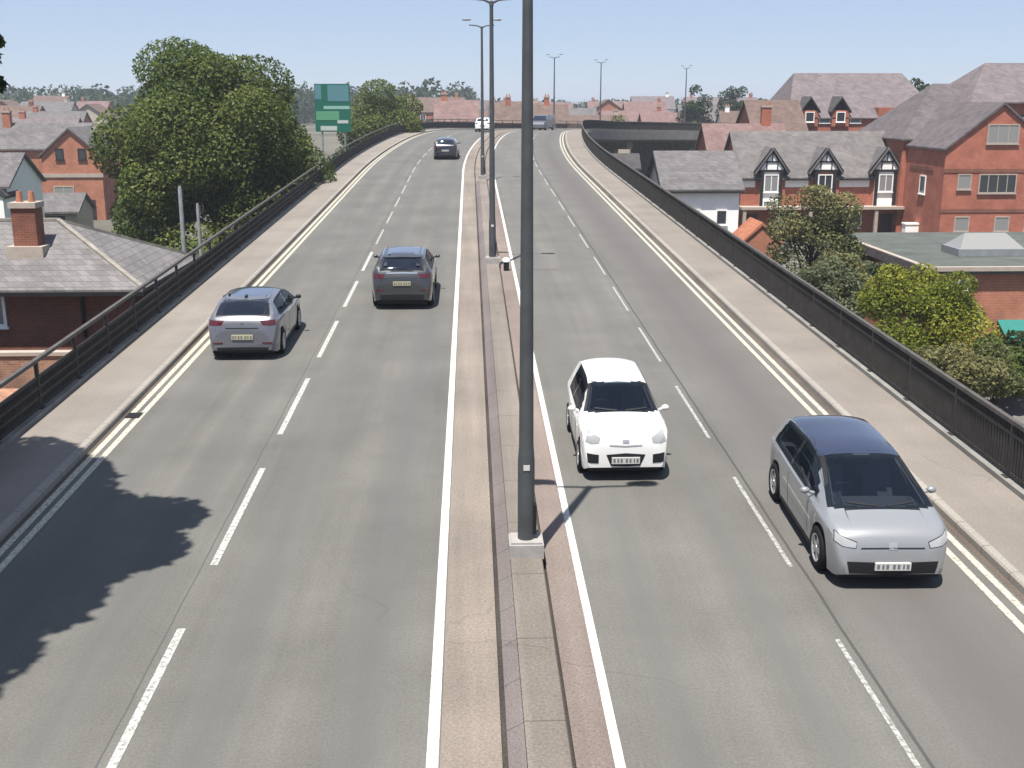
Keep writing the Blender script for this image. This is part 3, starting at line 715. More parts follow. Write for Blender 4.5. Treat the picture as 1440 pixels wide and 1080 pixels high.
def timber_gable(t, x, y, z0, w_, h, thick=.08, wide=.26):
    """black half-timber work over white panels, with barge boards"""
    p = MB().prism([(x - w_ / 2, z0), (x + w_ / 2, z0), (x, z0 + h)], y - .04, y); pn = p.build('gable_panel', M['render_white'], t)
    b = MB(); q = y - .07
    b.bar((x - w_ / 2 - .15, q, z0 - .12), (x + .02, q, z0 + h + .08), thick, wide); b.bar((x + w_ / 2 + .15, q, z0 - .12), (x - .02, q, z0 + h + .08), thick, wide)
    b.bar((x - w_ / 2, q, z0 + .05), (x + w_ / 2, q, z0 + .05), thick, .2)
    b.bar((x - w_ * .27, q + .01, z0 + h * .45), (x + w_ * .27, q + .01, z0 + h * .45), thick, .14)
    for k in (-.18, .18): b.bar((x + k * w_, q + .012, z0 + .1), (x + k * w_, q + .012, z0 + h * .5), thick, .13)
    b.bar((x, q + .012, z0 + h * .45), (x, q + .012, z0 + h * .95), thick, .13)
    b.build('gable_timbers', M['timber_black'], t)

t, rf = house('timbered_house', 'white house with black half-timbered gables at the far left, behind the chimney', 'house', -44.0, -34.4, 86, 93, .9, 3.0, 'render_white', 'slate', chim=[(-41.5, 89.5, 4.2, .8)])
zg = t.location.z; xc = -39.2
for xx in (-39.4, -35.9):
    pw = MB().box(xx - xc - 1.5, xx - xc + 1.5, -.9, 0, -.2, .3 - zg); pw.build('bay', M['render_white'], t)
    roof_gable(MB(), xx - xc - 1.5, xx - xc + 1.5, -.9, 2, .31 - zg, 2.1 - zg, axis='y', oh=.2).build('bay_roof', M['tile_dark'], t)
    timber_gable(t, xx - xc, -.92, .35 - zg, 2.9, 1.65)
    window(t, xx - xc, -.93, -.75 - zg, 1.5, 1.2, bars=2); window(t, xx - xc, -.93, -3.3 - zg, 1.6, 1.3, bars=2)
clear(t)
t, rf = house('garage', 'small garage with dark open doorway below the red gabled house', 'garage', -37.6, -33.2, 97, 101, -2.0, -.8, 'render_cream', 'slate')
MB().box(-1.7, 1.2, -.05, .0, 0, 2.2).build('door', M['door_dark'], t); clear(t)

# --- right: white cottage
t, rf = house('cottage', 'white rendered cottage with grey slate roof just beyond the right parapet', 'house', 15.3, 21.2, 89, 97.5, .35, 2.9, 'render_white', 'slate', oh=.35)
zg = t.location.z
MB().bar((-3.2, -.4, .1 - zg), (3.2, -.4, .1 - zg), .14, .16).build('gutter_pipe', M['timber_black'], t)
vb = MB()
for xx in (-3.34,): vb.bar((xx, -.4, .15 - zg), (xx, 4.25, 2.87 - zg), .06, .3); vb.bar((xx, 8.9, .15 - zg), (xx, 4.25, 2.87 - zg), .06, .3)
vb.build('barge_board', M['timber_black'], t)
window(t, -.9, -.02, -1.9 - zg, 1.6, 1.3, bars=2, glass='glass_pale'); window(t, 1.6, -.02, -1.9 - zg, .9, 1.2, bars=0)
clear(t)
# pink tiled house behind the cottage
t, rf = house('brick_house', 'red brick house with faded pink tiled roof between white cottage and dormered terrace', 'house', 22.2, 29.5, 104, 113, 1.0, 4.75, 'brick_red', 'tile_pink', chim=[(28.0, 108.5, 6.6, .9)])
zg = t.location.z; window(t, -2, -.02, -.4 - zg, 1.2, 1.4); window(t, 1.5, -.02, -.4 - zg, 1.2, 1.4); clear(t)

# --- dormered terrace with black and white gablets
t, rf = house('terrace_house', 'red brick terrace with three black and white half-timbered dormer gables', 'house', 23.2, 37.6, 97, 105, .75, 4.25, 'brick_red', 'slate_tan', chim=[])
zg = t.location.z; xc = 30.4
for i, xx in enumerate((25.7, 30.35, 35.6)):
    x = xx - xc
    MB().box(x - .85, x + .85, -.35, 1.5, -1.9 - zg, 1.35 - zg).build('dormer_bay', M['render_white'] if i != 1 else M['brick_red'], t)
    roof_gable(MB(), x - 1.15, x + 1.15, -.35, 3.6, 1.36 - zg, 3.0 - zg, axis='y', oh=.3).build('dormer_roof', M['slate'], t)
    timber_gable(t, x, -.38, 1.2 - zg, 2.6, 1.8, wide=.36)
    for k in (-.8, .8): MB().bar((x + k, -.42, -1.7 - zg), (x + k, -.42, 1.2 - zg), .26, .1).build('bay_post', M['timber_black'], t)
    window(t, x, -.39, .2 - zg, 1.25, 1.5, bars=1, glass='glass_pale' if i != 1 else 'glass')
    if i == 0: window(t, x, -.39, -1.55 - zg, 1.3, .6, bars=0, glass='glass_pale')
for (a, b) in ((23.3, 24.4), (27.0, 29.0), (31.7, 34.3), (36.9, 37.5)):
    MB().box(a - xc, b - xc, -.09, -.003, -.15 - zg, .42 - zg).build('plaster_panel', M['render_white'], t)
MB().box(-7.4, 7.4, -1.5, -.04, -1.95 - zg, -1.72 - zg).build('canopy', M['stone_band'], t)
pm = MB().box(-.14, .14, -.14, .14, 0, -1.96 - zg).mesh('canopy_post', M['stone_band'])
for k in range(6):
    o = link('canopy_post', pm, t); o.location = (-7.1 + k * 2.84, -1.3, 0)
for k, xx in enumerate((-6.2, -3.2, -.1, 2.6, 5.6)):
    if k % 2 == 0: MB().box(xx - .55, xx + .55, -.06, -.003, 0, 2.15).build('door', M['door_dark'], t)
    else: window(t, xx, -.02, -3.0 - zg, 1.7, 1.3, bars=2)
MB().bar((-7.5, -.36, .5 - zg), (-5.6, -.36, .5 - zg), .1, .12).bar((-3.5, -.36, .5 - zg), (-1.3, -.36, .5 - zg), .1, .12).bar((1.2, -.36, .5 - zg), (3.9, -.36, .5 - zg), .1, .12).build('gutter_pipe', M['timber_black'], t)
clear(t)
o = MB().box(-.9, .9, -.4, .4, 0, 1.7).box(-.95, .95, -.45, .45, 1.7, 1.82).build('white_kiosk', M['render_white']); o.location = (36.8, 92.5, -4.58)
tag(o, 'small white cabinet standing at the right foot of the dormered terrace', 'cabinet')

# --- big roofed block behind
t, rf = house('apartment_block', 'large red brick block with broad grey roof and small roof gables, behind the dormered terrace', 'building', 35.0, 51.5, 125, 139, 5.3, 9.95, 'brick_red', 'slate_mauve', kind='hip', inset=2.0, chim=[])
zg = t.location.z; xc = 43.25
for xx in (37.0, 40.4):
    x = xx - xc
    MB().box(x - .95, x + .95, -.3, 2.5, 4.3 - zg, 6.0 - zg).build('roof_gable', M['brick_red'], t)
    roof_gable(MB(), x - .95, x + .95, -.3, 4.0, 6.01 - zg, 7.3 - zg, axis='y', oh=.2).build('dormer_roof', M['tile_dark'], t)
    window(t, x, -.33, 5.3 - zg, 1.0, 1.1, bars=0, glass='glass'); window(t, x + 1.75, -.02, 5.0 - zg, 1.2, .7, bars=0, glass='glass_pale')
MB().box(44.6 - xc, 48.3 - xc, -.25, 3, 3.0 - zg, 6.3 - zg).build('stair_tower', M['brick_red'], t)
for xx in (-6.5, -3, .5, 4, 7): window(t, xx, -.02, 2.6 - zg, 1.2, 1.4)
clear(t)
t, rf = house('brick_house', 'red brick house with brown roof and white bay strip left of the large roofed block', 'house', 29.8, 35.2, 120, 128, 4.0, 6.9, 'brick_red', 'tile_brown')
zg = t.location.z; window(t, .5, -.02, 3.2 - zg, 2.2, .8, bars=2, glass='glass_pale'); MB().box(-2.6, -.9, -.05, -.003, 2.2 - zg, 3.4 - zg).build('door', M['door_dark'], t); clear(t)

# --- tall brick block at right edge with front gable
t, rf = house('brick_block', 'tall red brick block with a front gable and grey roof at the right edge', 'building', 36.6, 58, 96, 108, 4.0, 8.4, 'brick_red', 'slate_purple', kind='hip', inset=4.5)
zg = t.location.z; xc = 47.3
bx0, bx1, by, pk = 37.0 - xc, 45.4 - xc, -8.0, 6.75
bm_ = (bx0 + bx1) / 2
MB().add([(bx0, by, -.3), (bx1, by, -.3), (bx1, 0, -.3), (bx0, 0, -.3), (bx0, by, 3.4 - zg), (bx1, by, 3.4 - zg), (bx1, 0, 3.4 - zg), (bx0, 0, 3.4 - zg), (bm_, by, pk - zg), (bm_, 0, pk - zg)],
         [(0, 1, 5, 8, 4), (1, 2, 6, 5), (3, 0, 4, 7)]).build('gable_wing', M['brick_red'], t)
roof_gable(MB(), bx0, bx1, by, 5, 3.41 - zg, pk + .01 - zg, axis='y', oh=.18).build('wing_roof', M['slate_purple'], t)
for z in (1.75, -1.35): MB().box(bx0 - .05, bx1 + .05, by - .05, by - .003, z - .14 - zg, z + .14 - zg).build('string_course', M['brick_dark'], t)
cx = bm_ + .15
window(t, cx, by - .02, 4.55 - zg, 2.5, 1.5, bars=2, glass='glass_pale', frame='stone_band')
window(t, cx - .05, by - .02, .75 - zg, 3.0, 1.5, bars=3, glass='glass', frame='stone_band'); window(t, cx - 2.7, by - .02, .9 - zg, 1.1, 1.2, bars=0, glass='glass_pale', frame='stone_band')
for xx in (-2.5, .7, 3.1): window(t, cx + xx - .1, by - .02, -2.4 - zg, 1.2, 1.2, bars=0, glass='glass_pale', frame='stone_band')
roof_hip(MB(), 43.0 - xc, 60 - xc, 2, 12.5, 7.0 - zg, 10.2 - zg, oh=.3, inset=3.2).build('upper_roof', M['slate_mauve'], t)
MB().box(43.3 - xc, 59.6 - xc, 2.4, 12, 3 - zg, 7.3 - zg).build('upper_wall', M['brick_red'], t)
MB().box(37.0 - xc - .05, 37.0 - xc - .003, -6, -1, 1.6 - zg, 1.9 - zg).build('string_course', M['brick_dark'], t)
window(t, bx0 - .02, -4, .4 - zg, 1.2, 1.5, face='left', bars=0)
clear(t)
# --- low flat-roofed building on the right
t = thing('flat_roof_building', 'low brown brick building with grey felt flat roof and teal awning, behind the yellow-green shrub', 'building', (32, 51, -4.6))
MB().box(-10.6, 14, 0, 15, -.2, 3.95).build('wall', M['brick_orange'], t)
MB().box(-10.9, 14.3, -.3, 15.3, 3.952, 4.08).build('roof', M['lead'], t)
c = MB().box(-10.95, 14.3, -.35, -.1, 4.083, 4.28).box(-10.95, -10.7, -.1, 15.3, 4.083, 4.22); c.build('parapet_coping', M['stone_band'], t)
MB().box(-11.0, -10.95, -.35, 15.3, 3.75, 4.2).build('fascia', M['slate_mauve'], t)
lan = MB().box(-7.5, -4.0, 4.6, 6.8, 4.09, 4.45); lan.build('roof_lantern_kerb', M['pole_pale'], t)
MB().add([(-7.4, 4.7, 4.45), (-4.1, 4.7, 4.45), (-4.1, 6.7, 4.45), (-7.4, 6.7, 4.45), (-6.8, 5.7, 5.15), (-4.7, 5.7, 5.15)], [(0, 1, 5, 4), (1, 2, 5), (2, 3, 4, 5), (3, 0, 4)]).build('roof_lantern', M['glass_pale'], t)
window(t, -9.2, -.02, 3.35, .55, .6, bars=0, glass='glass_pale'); window(t, -9.5, -.02, 1.85, .6, .55, bars=0, glass='glass_pale'); window(t, -8.5, -.02, 1.85, .6, .55, bars=0, glass='glass')
window(t, -3.5, -.02, 2.2, 1.6, 1.2, bars=1)
aw = MB().add([(-7.4, -.02, 1.75), (-5.0, -.02, 1.75), (-5.0, -1.3, 1.0), (-7.4, -1.3, 1.0), (-7.4, -.02, 1.69), (-5.0, -.02, 1.69), (-5.0, -1.3, .94), (-7.4, -1.3, .94), (-7.4, -1.3, .6), (-5, -1.3, .6)],
              [(0, 1, 2, 3), (4, 7, 6, 5), (3, 2, 9, 8), (0, 3, 7, 4), (1, 5, 6, 2)])
aw.build('awning', M['teal'], t)
MB().box(-6.9, -5.4, -.05, -.003, 0, .99).build('door', M['door_dark'], t)
t = thing('parked_van', 'pale blue-grey van parked between the flat roof and the gabled brick block', 'van', (30.5, 72, -4.58), math.pi / 2)
# body built further below with the other vehicles

# small brick gate pier / hut by the parapet
t, rf = house('brick_hut', 'little orange brick hut with gabled front between right parapet and brown-green tree', 'shed', 16.1, 18.5, 66.5, 69.5, -1.2, -.1, 'brick_orange', 'tile_orange', axis='y', oh=.1); clear(t)

t, rf = house('brick_shed', 'orange brick shed beneath the dark edge of the curved flyover', 'shed', 14.2, 17.4, 118, 121, .3, 1.5, 'brick_orange', 'tile_dark'); clear(t)
o = MB().box(-.15, .15, -.2, .2, 0, .006).build('drain_cover', M['plastic']); o.location = RP(22.9, -7.05, .0065); tag(o, 'dark drain cover set in the yellow lines by the left kerb', 'drain cover')
# ------------------------------------------------------------------ trees and shrubs on the right
tree('shrub', 'bright yellow-green bushy shrub between right parapet and flat-roofed building', 'shrub', 18.5, 45.5, 5.7, 2.5, 2.4, 42000, .066, M['leaf_yellow'], 31, .14, .05, 36, extra=[(.6, -1.6, 1.6, 1.9, 1.5, 1.5), (-1.4, -1.6, 1.8, 1.5, 1.3, 1.5), (1.6, -1.6, 2.2, 1.3, 1.3, 1.3)])
tree('small_tree', 'thin brown-green tree with sparse foliage in front of the dormered terrace', 'tree', 18.6, 60.5, 7.6, 3.0, 2.4, 17000, .085, M['leaf_brown'], 37, .16, .12, 34, br=(.2, .34), extra=[(-1.6, -1, 2.6, 1.3, 1.2, 1.3), (.4, -1.2, 2.2, 1.5, 1.2, 1.3), (1.8, -.8, 3.2, 1.2, 1.2, 1.4), (-.4, 0, 6.6, .8, .8, .7)])
tree('shrub', 'dull grey-green shrub under the sparse brown-green tree', 'shrub', 16.2, 51, 4.6, 2.0, 2.6, 12000, .085, M['leaf_grey'], 41, .1, .05, 26)
tree('shrub', 'dark green shrub at the right edge below the teal awning', 'shrub', 22.2, 43.5, 2.6, 1.9, 1.6, 5000, .11, M['leaf_dark'], 43, .1, .05, 22)
tree('shrub', 'grey-green bush against the right parapet, below the little brick hut', 'shrub', 12.9, 56, 4.6, 1.8, 3.2, 12000, .085, M['leaf_grey'], 47, .1, .05, 26)
tree('shrub', 'olive bush in front of the yellow-green shrub, low behind the right parapet', 'shrub', 17.4, 38.6, 3.3, 2.3, 2.2, 13000, .075, M['leaf_brown'], 53, .1, .05, 26)
tree('shrub', 'mid-green bush beside the dark corner shrub on the right', 'shrub', 20.2, 41.5, 2.9, 1.6, 1.5, 9000, .08, M['leaf_big'], 59, .1, .05, 22)
tree('small_tree', 'dark bushy tree below the curving flyover, left of the white cottage', 'tree', 14.0, 108, 6.6, 1.7, 1.7, 4000, .15, M['leaf_dark'], 61, .14, .1, 22)
tree('shrub', 'tall grey-green shrub filling the space left of the yellow-green shrub', 'shrub', 17.0, 52.5, 4.9, 2.0, 2.2, 12000, .085, M['leaf_brown'], 67, .1, .05, 26)
tree('shrub', 'ivy-green shrub right of the sparse tree, in front of the flat roof edge', 'shrub', 19.6, 55.5, 4.2, 1.8, 1.8, 12000, .085, M['leaf_grey'], 68, .1, .05, 26)
tree('shrub', 'long dark bush close behind the right parapet, below the grey-green shrubs', 'shrub', 13.2, 47, 3.6, 2.0, 4.0, 12000, .085, M['leaf_dark'], 69, .1, .05, 26)
# left hedge and bushes
LB = [(-11.6, 55, 4.4, 1.8, 'brown-green bush behind the left parapet below the tall post', 'leaf_brown'), (-11.8, 76, 6.2, 2.0, 'dark bush at the right foot of the big tree', 'leaf_dark'),
      (-10.9, 86, 6.8, 2.0, 'bush behind the left parapet just before the green sign', 'leaf_big'), (-10.7, 95, 7.2, 2.0, 'dark bush below the green road sign', 'leaf_dark'),
      (-10.0, 108, 7.8, 2.2, 'bush between the green sign and the round olive tree', 'leaf_big'), (-18.5, 55, 4.0, 2.4, 'bush at the left foot of the big tree, behind the bungalow roof', 'leaf_big'),
      (-24, 60, 3.8, 2.6, 'bush beside the red gabled house, left of the big tree', 'leaf_dark')]
for i, (x, y, h, r, lb, mm) in enumerate(LB):
    tree('shrub', lb, 'shrub', x, y, h, r, r, 4500, .15, M[mm], 70 + i, .1, .04, 22)
# ------------------------------------------------------------------ green road sign
t = thing('road_sign', 'green and blue road direction sign on two posts beyond the big tree', 'road sign', (-10.85, 92.5, ground_z(-11, 92)))
zb = 4.65 - ground_z(-11, 92)
for xx in (-.9, .9): MB().tube([(xx, .1, 0), (xx, .1, zb + 3.6)], .07, 8).build('post', M['pole_pale'], t)
MB().box(-1.4, 1.4, -.03, .03, zb, zb + 3.7).build('panel', M['sign_green'], t)
MB().box(-.35, 1.3, -.05, -.033, zb + 2.35, zb + 3.6).build('upper_panel', M['sign_blue'], t)
MB().box(-.7, 1.35, -.05, -.033, zb + 1.75, zb + 2.0).build('pale_band', M['sign_mint'], t)
MB().box(-1.32, .5, -.05, -.033, zb + .9, zb + 1.6).build('lower_panel', M['sign_lime'], t)
MB().box(.35, 1.2, -.05, -.033, zb + .65, zb + .9).box(-1.0, .3, -.05, -.033, zb + .1, zb + .45).build('white_blocks', M['sign_white'], t)
MB().box(-1.37, -.85, -.05, -.033, zb + 2.5, zb + 3.62).build('edge_panel', M['sign_blue'], t)

# ------------------------------------------------------------------ far town
def far_town():
    walls = ['brick_red', 'brick_orange', 'brick_dark', 'render_cream', 'brick_red', 'brick_orange', 'render_white']
    roofs = ['tile_pink', 'tile_brown', 'slate', 'slate_mauve', 'tile_brown']
    words = {'brick_red': 'red brick', 'brick_orange': 'orange brick', 'brick_dark': 'brown brick', 'render_cream': 'cream rendered', 'render_white': 'white rendered',
             'tile_pink': 'faded red tiled', 'tile_brown': 'brown tiled', 'slate': 'grey slate', 'slate_mauve': 'pale grey slate'}
    g = random.Random(3)
    rows = [(168, 40), (205, 0), (240, 0), (285, 0), (340, 0)]
    for ri, (Y, _) in enumerate(rows):
        x0, x1 = -.46 * Y, .52 * Y; x = x0
        while x < x1:
            ww = g.uniform(8, 15); d = g.uniform(7, 9); y = Y + g.uniform(-8, 8); xc = x + ww / 2
            px = 660 + 1584 * xc / y
            skip = (150 < px < 590)
            if Y < 200 and px > 640: skip = True
            if (24 < xc < 56 and y < 150) or (Y < 230 and px > 1120): skip = True
            for s in range(120, 256, 6):
                p = RP(s, 0.2)
                if abs(p.x - xc) < ww / 2 + 11 and abs(p.y - (y + 4)) < 15: skip = True
            if not skip:
                wl, rf_ = g.choice(walls), g.choice(roofs)
                gz = ground_z(xc, y); ze = gz + g.uniform(4.6, 5.8); zr = ze + g.uniform(2.2, 3.4)
                side = 'left' if px < 400 else ('right' if px > 760 else 'middle')
                ax = 'x' if g.random() < .72 else 'y'
                lb = f'far {words[wl]} house, {words[rf_]} roof, ' + ('gable end on, ' if ax == 'y' else 'side on, ') + {'left': 'at distant left', 'right': 'at distant right', 'middle': 'behind the road crest'}[side]
                t, r = house('house', lb, 'house', xc - ww / 2, xc + ww / 2, y, y + d, ze, zr, wl, rf_, axis=ax, group=lb[4:],
                             chim=[(xc + g.choice((-1, 1)) * ww * .36, y + d / 2, zr + 1.1, .8)] if ax == 'x' else [])
                fr = ['pvc', 'stone_band'][g.random() < .4]
                for k in range(3):
                    window(t, (k - 1) * ww * .29, -.02, ze - gz - 1.3, 1.3, 1.3, frame=fr, bars=1)
                clear(t)
            x += ww + g.choice((.6, .6, 3, 6))
far_town()
t, rf = house('brick_house', 'brown brick house with gable beside the round green tree at the road crest', 'house', -4.6, 1.0, 158, 166, 4.3, 6.9, 'brick_orange', 'tile_pink', axis='x', chim=[(-3.5, 162, 8.0, .8)]); clear(t)
t, rf = house('brick_house', 'long red brick house seen between the lamp columns past the road crest', 'house', 3.2, 15, 176, 184, 3.6, 6.2, 'brick_red', 'tile_brown', axis='x', chim=[(6, 180, 7.6, .8), (12, 180, 7.6, .8)])
zg = t.location.z
for k in range(4): window(t, -4.2 + k * 2.8, -.02, 2.6 - zg, 1.2, 1.2)
clear(t)
FT = [(-1.1, 148, 9.4, 1.7, 'leaf_big', 'small rounded green tree on the skyline left of the lamp columns'), (40, 205, 13.0, 4.0, 'leaf_dark', 'dark tree on the skyline at right, left one of the pair over the roofs'),
      (52, 226, 13.5, 4, 'leaf_dark', 'dark tree on the skyline at right, behind the pink tiled roofs'), (52, 150, 16.3, 3.0, 'leaf_big', 'green treetop showing above the middle of the large grey roof'),
      (59, 152, 16.4, 1.7, 'leaf_dark', 'narrow dark treetop above the right end of the large grey roof'), (24, 190, 9.0, 3.0, 'leaf_brown', 'brown-green tree among the far roofs above the curved flyover'),
      (-44, 140, 8.0, 3.0, 'leaf_dark', 'dark tree between the far left roofs'), (12, 215, 11.0, 2.4, 'leaf_dark', 'dark skyline tree just right of the foreground lamp column'),
      (34, 172, 8.5, 2.6, 'leaf_big', 'green tree among far roofs right of the white cottage roof'), (17, 158, 8.0, 2.4, 'leaf_dark', 'dark tree beyond the curve of the flyover')]
for i, (x, y, h, r, mm, lb) in enumerate(FT):
    tree('distant_tree', lb, 'tree', x, y, h, r, r, 3000, .26, M[mm], 120 + i, .2, .1, 20)
# wood on the horizon
def wood():
    g = random.Random(9); bl = []
    for i in range(560):
        y = g.uniform(380, 620); x = g.uniform(-.52, .62) * y; h = g.uniform(7, 10) if x < 0 else g.uniform(3, 6)
        r = g.uniform(5, 9); bl.append((x, y, -1 + h * .5, r, r * .8, h))
    o = leaves('distant_woodland', bl, 100000, .9, M['leaf_dark'], None, seed=8)
    tag(o, 'dark green belt of woodland along the horizon', 'woodland', None, 'stuff')
wood()

# ------------------------------------------------------------------ vehicles
def pchip(pts):
    xs = [p[0] for p in pts]; ys = [p[1] for p in pts]; n = len(xs)
    h = [xs[i + 1] - xs[i] for i in range(n - 1)]; dl = [(ys[i + 1] - ys[i]) / h[i] for i in range(n - 1)]
    m = [0.0] * n
    for i in range(1, n - 1):
        if dl[i - 1] * dl[i] > 0:
            w1, w2 = 2 * h[i] + h[i - 1], h[i] + 2 * h[i - 1]; m[i] = (w1 + w2) / (w1 / dl[i - 1] + w2 / dl[i])
    m[0], m[-1] = dl[0], dl[-1]
    def f(x):
        x = min(max(x, xs[0]), xs[-1]); i = 0
        while i < n - 2 and x > xs[i + 1]: i += 1
        t = (x - xs[i]) / h[i]; t2, t3 = t * t, t * t * t
        return (2 * t3 - 3 * t2 + 1) * ys[i] + (t3 - 2 * t2 + t) * h[i] * m[i] + (-2 * t3 + 3 * t2) * ys[i + 1] + (t3 - t2) * h[i] * m[i + 1]
    return f

class Car:
    """loft of cross-sections along y (front at +y); details are laid on the shell by casting on to it"""
    def __init__(s, name, label, cat, top, belt, plan, W, wb, ya, wr, paint, tumble=.42, sill=.2, group=None):
        s.t = thing(name, label, cat, (0, 0, 0), 0, group); s.W = W
        yf, yr = top[-1][0], top[0][0]; s.yf, s.yr = yf, yr
        ft, fb, fp = pchip(top), pchip(belt), pchip(plan)
        s.ft, s.fb, s.fp = ft, fb, fp
        ax = (ya, ya - wb); s.ax = ax; ra = wr + .055
        ys = set(np.round(np.arange(yr, yf, .05), 4).tolist()) | {yf}
        for e in (yr, yf):
            for d in (0, .008, .018, .03, .045, .065, .09, .12): ys.add(round(e + (d if e == yr else -d), 4))
        for a in ax:
            for q in np.linspace(-1, 1, 17): ys.add(round(a + ra * q, 4))
        ys = sorted(y for y in ys if yr <= y <= yf)
        secs = []
        for y in ys:
            w2 = W / 2 * fp(y); zt = ft(y); zb = min(fb(y), zt - .05)
            b = sill
            for a in ax:
                if abs(y - a) < ra: b = max(b, wr + math.sqrt(max(0, ra * ra - (y - a) ** 2)))
            e = min(y - yr, yf - y)
            if e < .14: b = max(b, sill + .07 * (1 - e / .14))
            b = min(b, zb - .07)
            g = max(0, zt - zb - .05); xr = w2 * .955 - tumble * g - .03
            zr = zt - .045 - .03 * min(1, g / .3)
            mid = b + (zb - b) * .55
            P = [(w2 * .955, b), (w2 * .975, b + (mid - b) * .35), (w2 * .995, mid), (w2 * .998, mid + (zb - mid) * .5), (w2 * .985, zb - .025), (w2 * .955, zb)]
            for q in (.2, .4, .6, .8): P.append((w2 * .955 + (xr - w2 * .955) * (q ** 1.15), zb + (zr - zb) * q))
            P.append((xr, zr)); 
            for q in (.12, .3, .55, .8, 1.0): P.append((xr * (1 - q), zr + (zt - zr) * (1 - (1 - q) ** 2.6)))
            secs.append([(x, y, z) for x, z in P] + [(-x, y, z) for x, z in P[-2::-1]])
        n = len(secs[0]); vs = [v for c in secs for v in c]; fs = []
        for i in range(len(secs) - 1):
            for k in range(n - 1): fs.append((i * n + k, i * n + k + 1, (i + 1) * n + k + 1, (i + 1) * n + k))
        fs.append(tuple(range(n))); k = (len(secs) - 1) * n; fs.append(tuple(range(k + n - 1, k - 1, -1)))
        mb = MB().add(vs, fs, 0, True); me = mb.mesh('body', M[paint])
        try: me.set_sharp_from_angle(angle=R(38))
        except Exception: pass
        s.body = link('body', me, s.t)
        s.bvh = BVHTree.FromPolygons(vs, fs)
        s.vs, s.fs, s.paint = vs, fs, paint
        L = yf - yr
        u = MB().box(-W * .40, W * .40, yr + .12, yf - .12, .17, min(fb(0), .75) - .12).box(-W * .44, W * .44, yr + .45, yf - .45, sill - .02, sill + .05)
        u.build('underbody', M['plastic'], s.t)
        s.wheels(wr, wb, ya)
    def wheels(s, r, wb, ya, rim='alloy'):
        n = 28; prof = [(-.10, r * .66), (-.105, r * .9), (-.08, r * .985), (0, r), (.08, r * .985), (.105, r * .9), (.10, r * .66)]
        m = MB(); vs = []; fs = []
        for i in range(n):
            a = 2 * math.pi * i / n
            for (x, q) in prof: vs.append((x, q * math.cos(a), q * math.sin(a)))
        k = len(prof)
        for i in range(n):
            for j in range(k - 1): fs.append((i * k + j, i * k + j + 1, ((i + 1) % n) * k + j + 1, ((i + 1) % n) * k + j))
        m.add(vs, fs, 0, True); m.tube([(-.02, 0, 0), (.0, 0, 0)], [r * .66, r * .66], n)
        tm = m.mesh('wheel', M['tyre'])
        q = MB()
        for i in range(5):
            a = 2 * math.pi * i / 5; q.bar((.075, 0, 0), (.07, r * .62 * math.cos(a), r * .62 * math.sin(a)), r * .26, .03, up=(1, 0, 0))
        q.tube([(.05, 0, 0), (.095, 0, 0)], [r * .16, r * .14], 14)
        ring = []; fr = []
        for i in range(n):
            a = 2 * math.pi * i / n
            for (x, qq) in ((.09, r * .58), (.104, r * .655), (.06, r * .665), (.05, r * .57)): ring.append((x, qq * math.cos(a), qq * math.sin(a)))
        for i in range(n):
            for j in range(4): fr.append((i * 4 + j, i * 4 + (j + 1) % 4, ((i + 1) % n) * 4 + (j + 1) % 4, ((i + 1) % n) * 4 + j))
        q.add(ring, fr, 0, True); rm = q.mesh('rim', M[rim])
        s.wh = []
        for y in (ya, ya - wb):
            for sg in (-1, 1):
                o = link('wheel', tm, s.t); o.location = (sg * (s.W / 2 * min(1, s.fp(y)) - .105), y, r); o.rotation_euler = (0, 0, 0 if sg > 0 else math.pi)
                link('rim', rm, o); s.wh.append(o)
    def patch(s, name, side, A, B, m, off=.006, nu=10, nv=6, parent=None, label=None):
        """loft between polylines A and B (2-D on the view plane), cast on to the shell"""
        A = [Vector(p) for p in A]; B = [Vector(p) for p in B]
        def at(P, t):
            t *= len(P) - 1; i = min(int(t), len(P) - 2); return P[i].lerp(P[i + 1], t - i)
        D = {'front': Vector((0, -1, 0)), 'rear': Vector((0, 1, 0)), 'right': Vector((-1, 0, 0)), 'left': Vector((1, 0, 0)), 'top': Vector((0, 0, -1))}[side]
        vs, ok = [], []
        for j in range(nv + 1):
            for i in range(nu + 1):
                p = at(A, i / nu).lerp(at(B, i / nu), j / nv)
                o = {'front': Vector((p.x, 6, p.y)), 'rear': Vector((p.x, -6, p.y)), 'right': Vector((4, p.x, p.y)), 'left': Vector((-4, p.x, p.y)), 'top': Vector((p.x, p.y, 4))}[side]
                h = s.bvh.ray_cast(o, D)
                if h[0] is None:
                    h = s.bvh.find_nearest(o + D * ({'front': 6 - s.yf, 'rear': 6 + s.yr, 'top': 2.6}.get(side, 4 - s.W / 2)))
                nm = h[1]
                if nm.dot(D) > 0: nm = -nm
                vs.append((h[0] + nm * off * .6 - D * off * .6, h[0] - nm * .012))
        n = len(vs); V = [a for a, b in vs] + [b for a, b in vs]; F = []
        w1 = nu + 1
        for j in range(nv):
            for i in range(nu):
                a = j * w1 + i; F.append((a, a + 1, a + 1 + w1, a + w1))
        ring = [i for i in range(w1)] + [j * w1 + nu for j in range(1, nv + 1)] + [nv * w1 + i for i in range(nu - 1, -1, -1)] + [j * w1 for j in range(nv - 1, 0, -1)]
        for i in range(len(ring)):
            a, b = ring[i], ring[(i + 1) % len(ring)]; F.append((a, b, b + n, a + n))
        mb = MB().add(V, F, 0, True); me = mb.mesh(name, M[m])
        try: me.set_sharp_from_angle(angle=R(40))
        except Exception: pass
        o = link(name, me, parent or s.t)
        if label: o['label'] = label
        return o
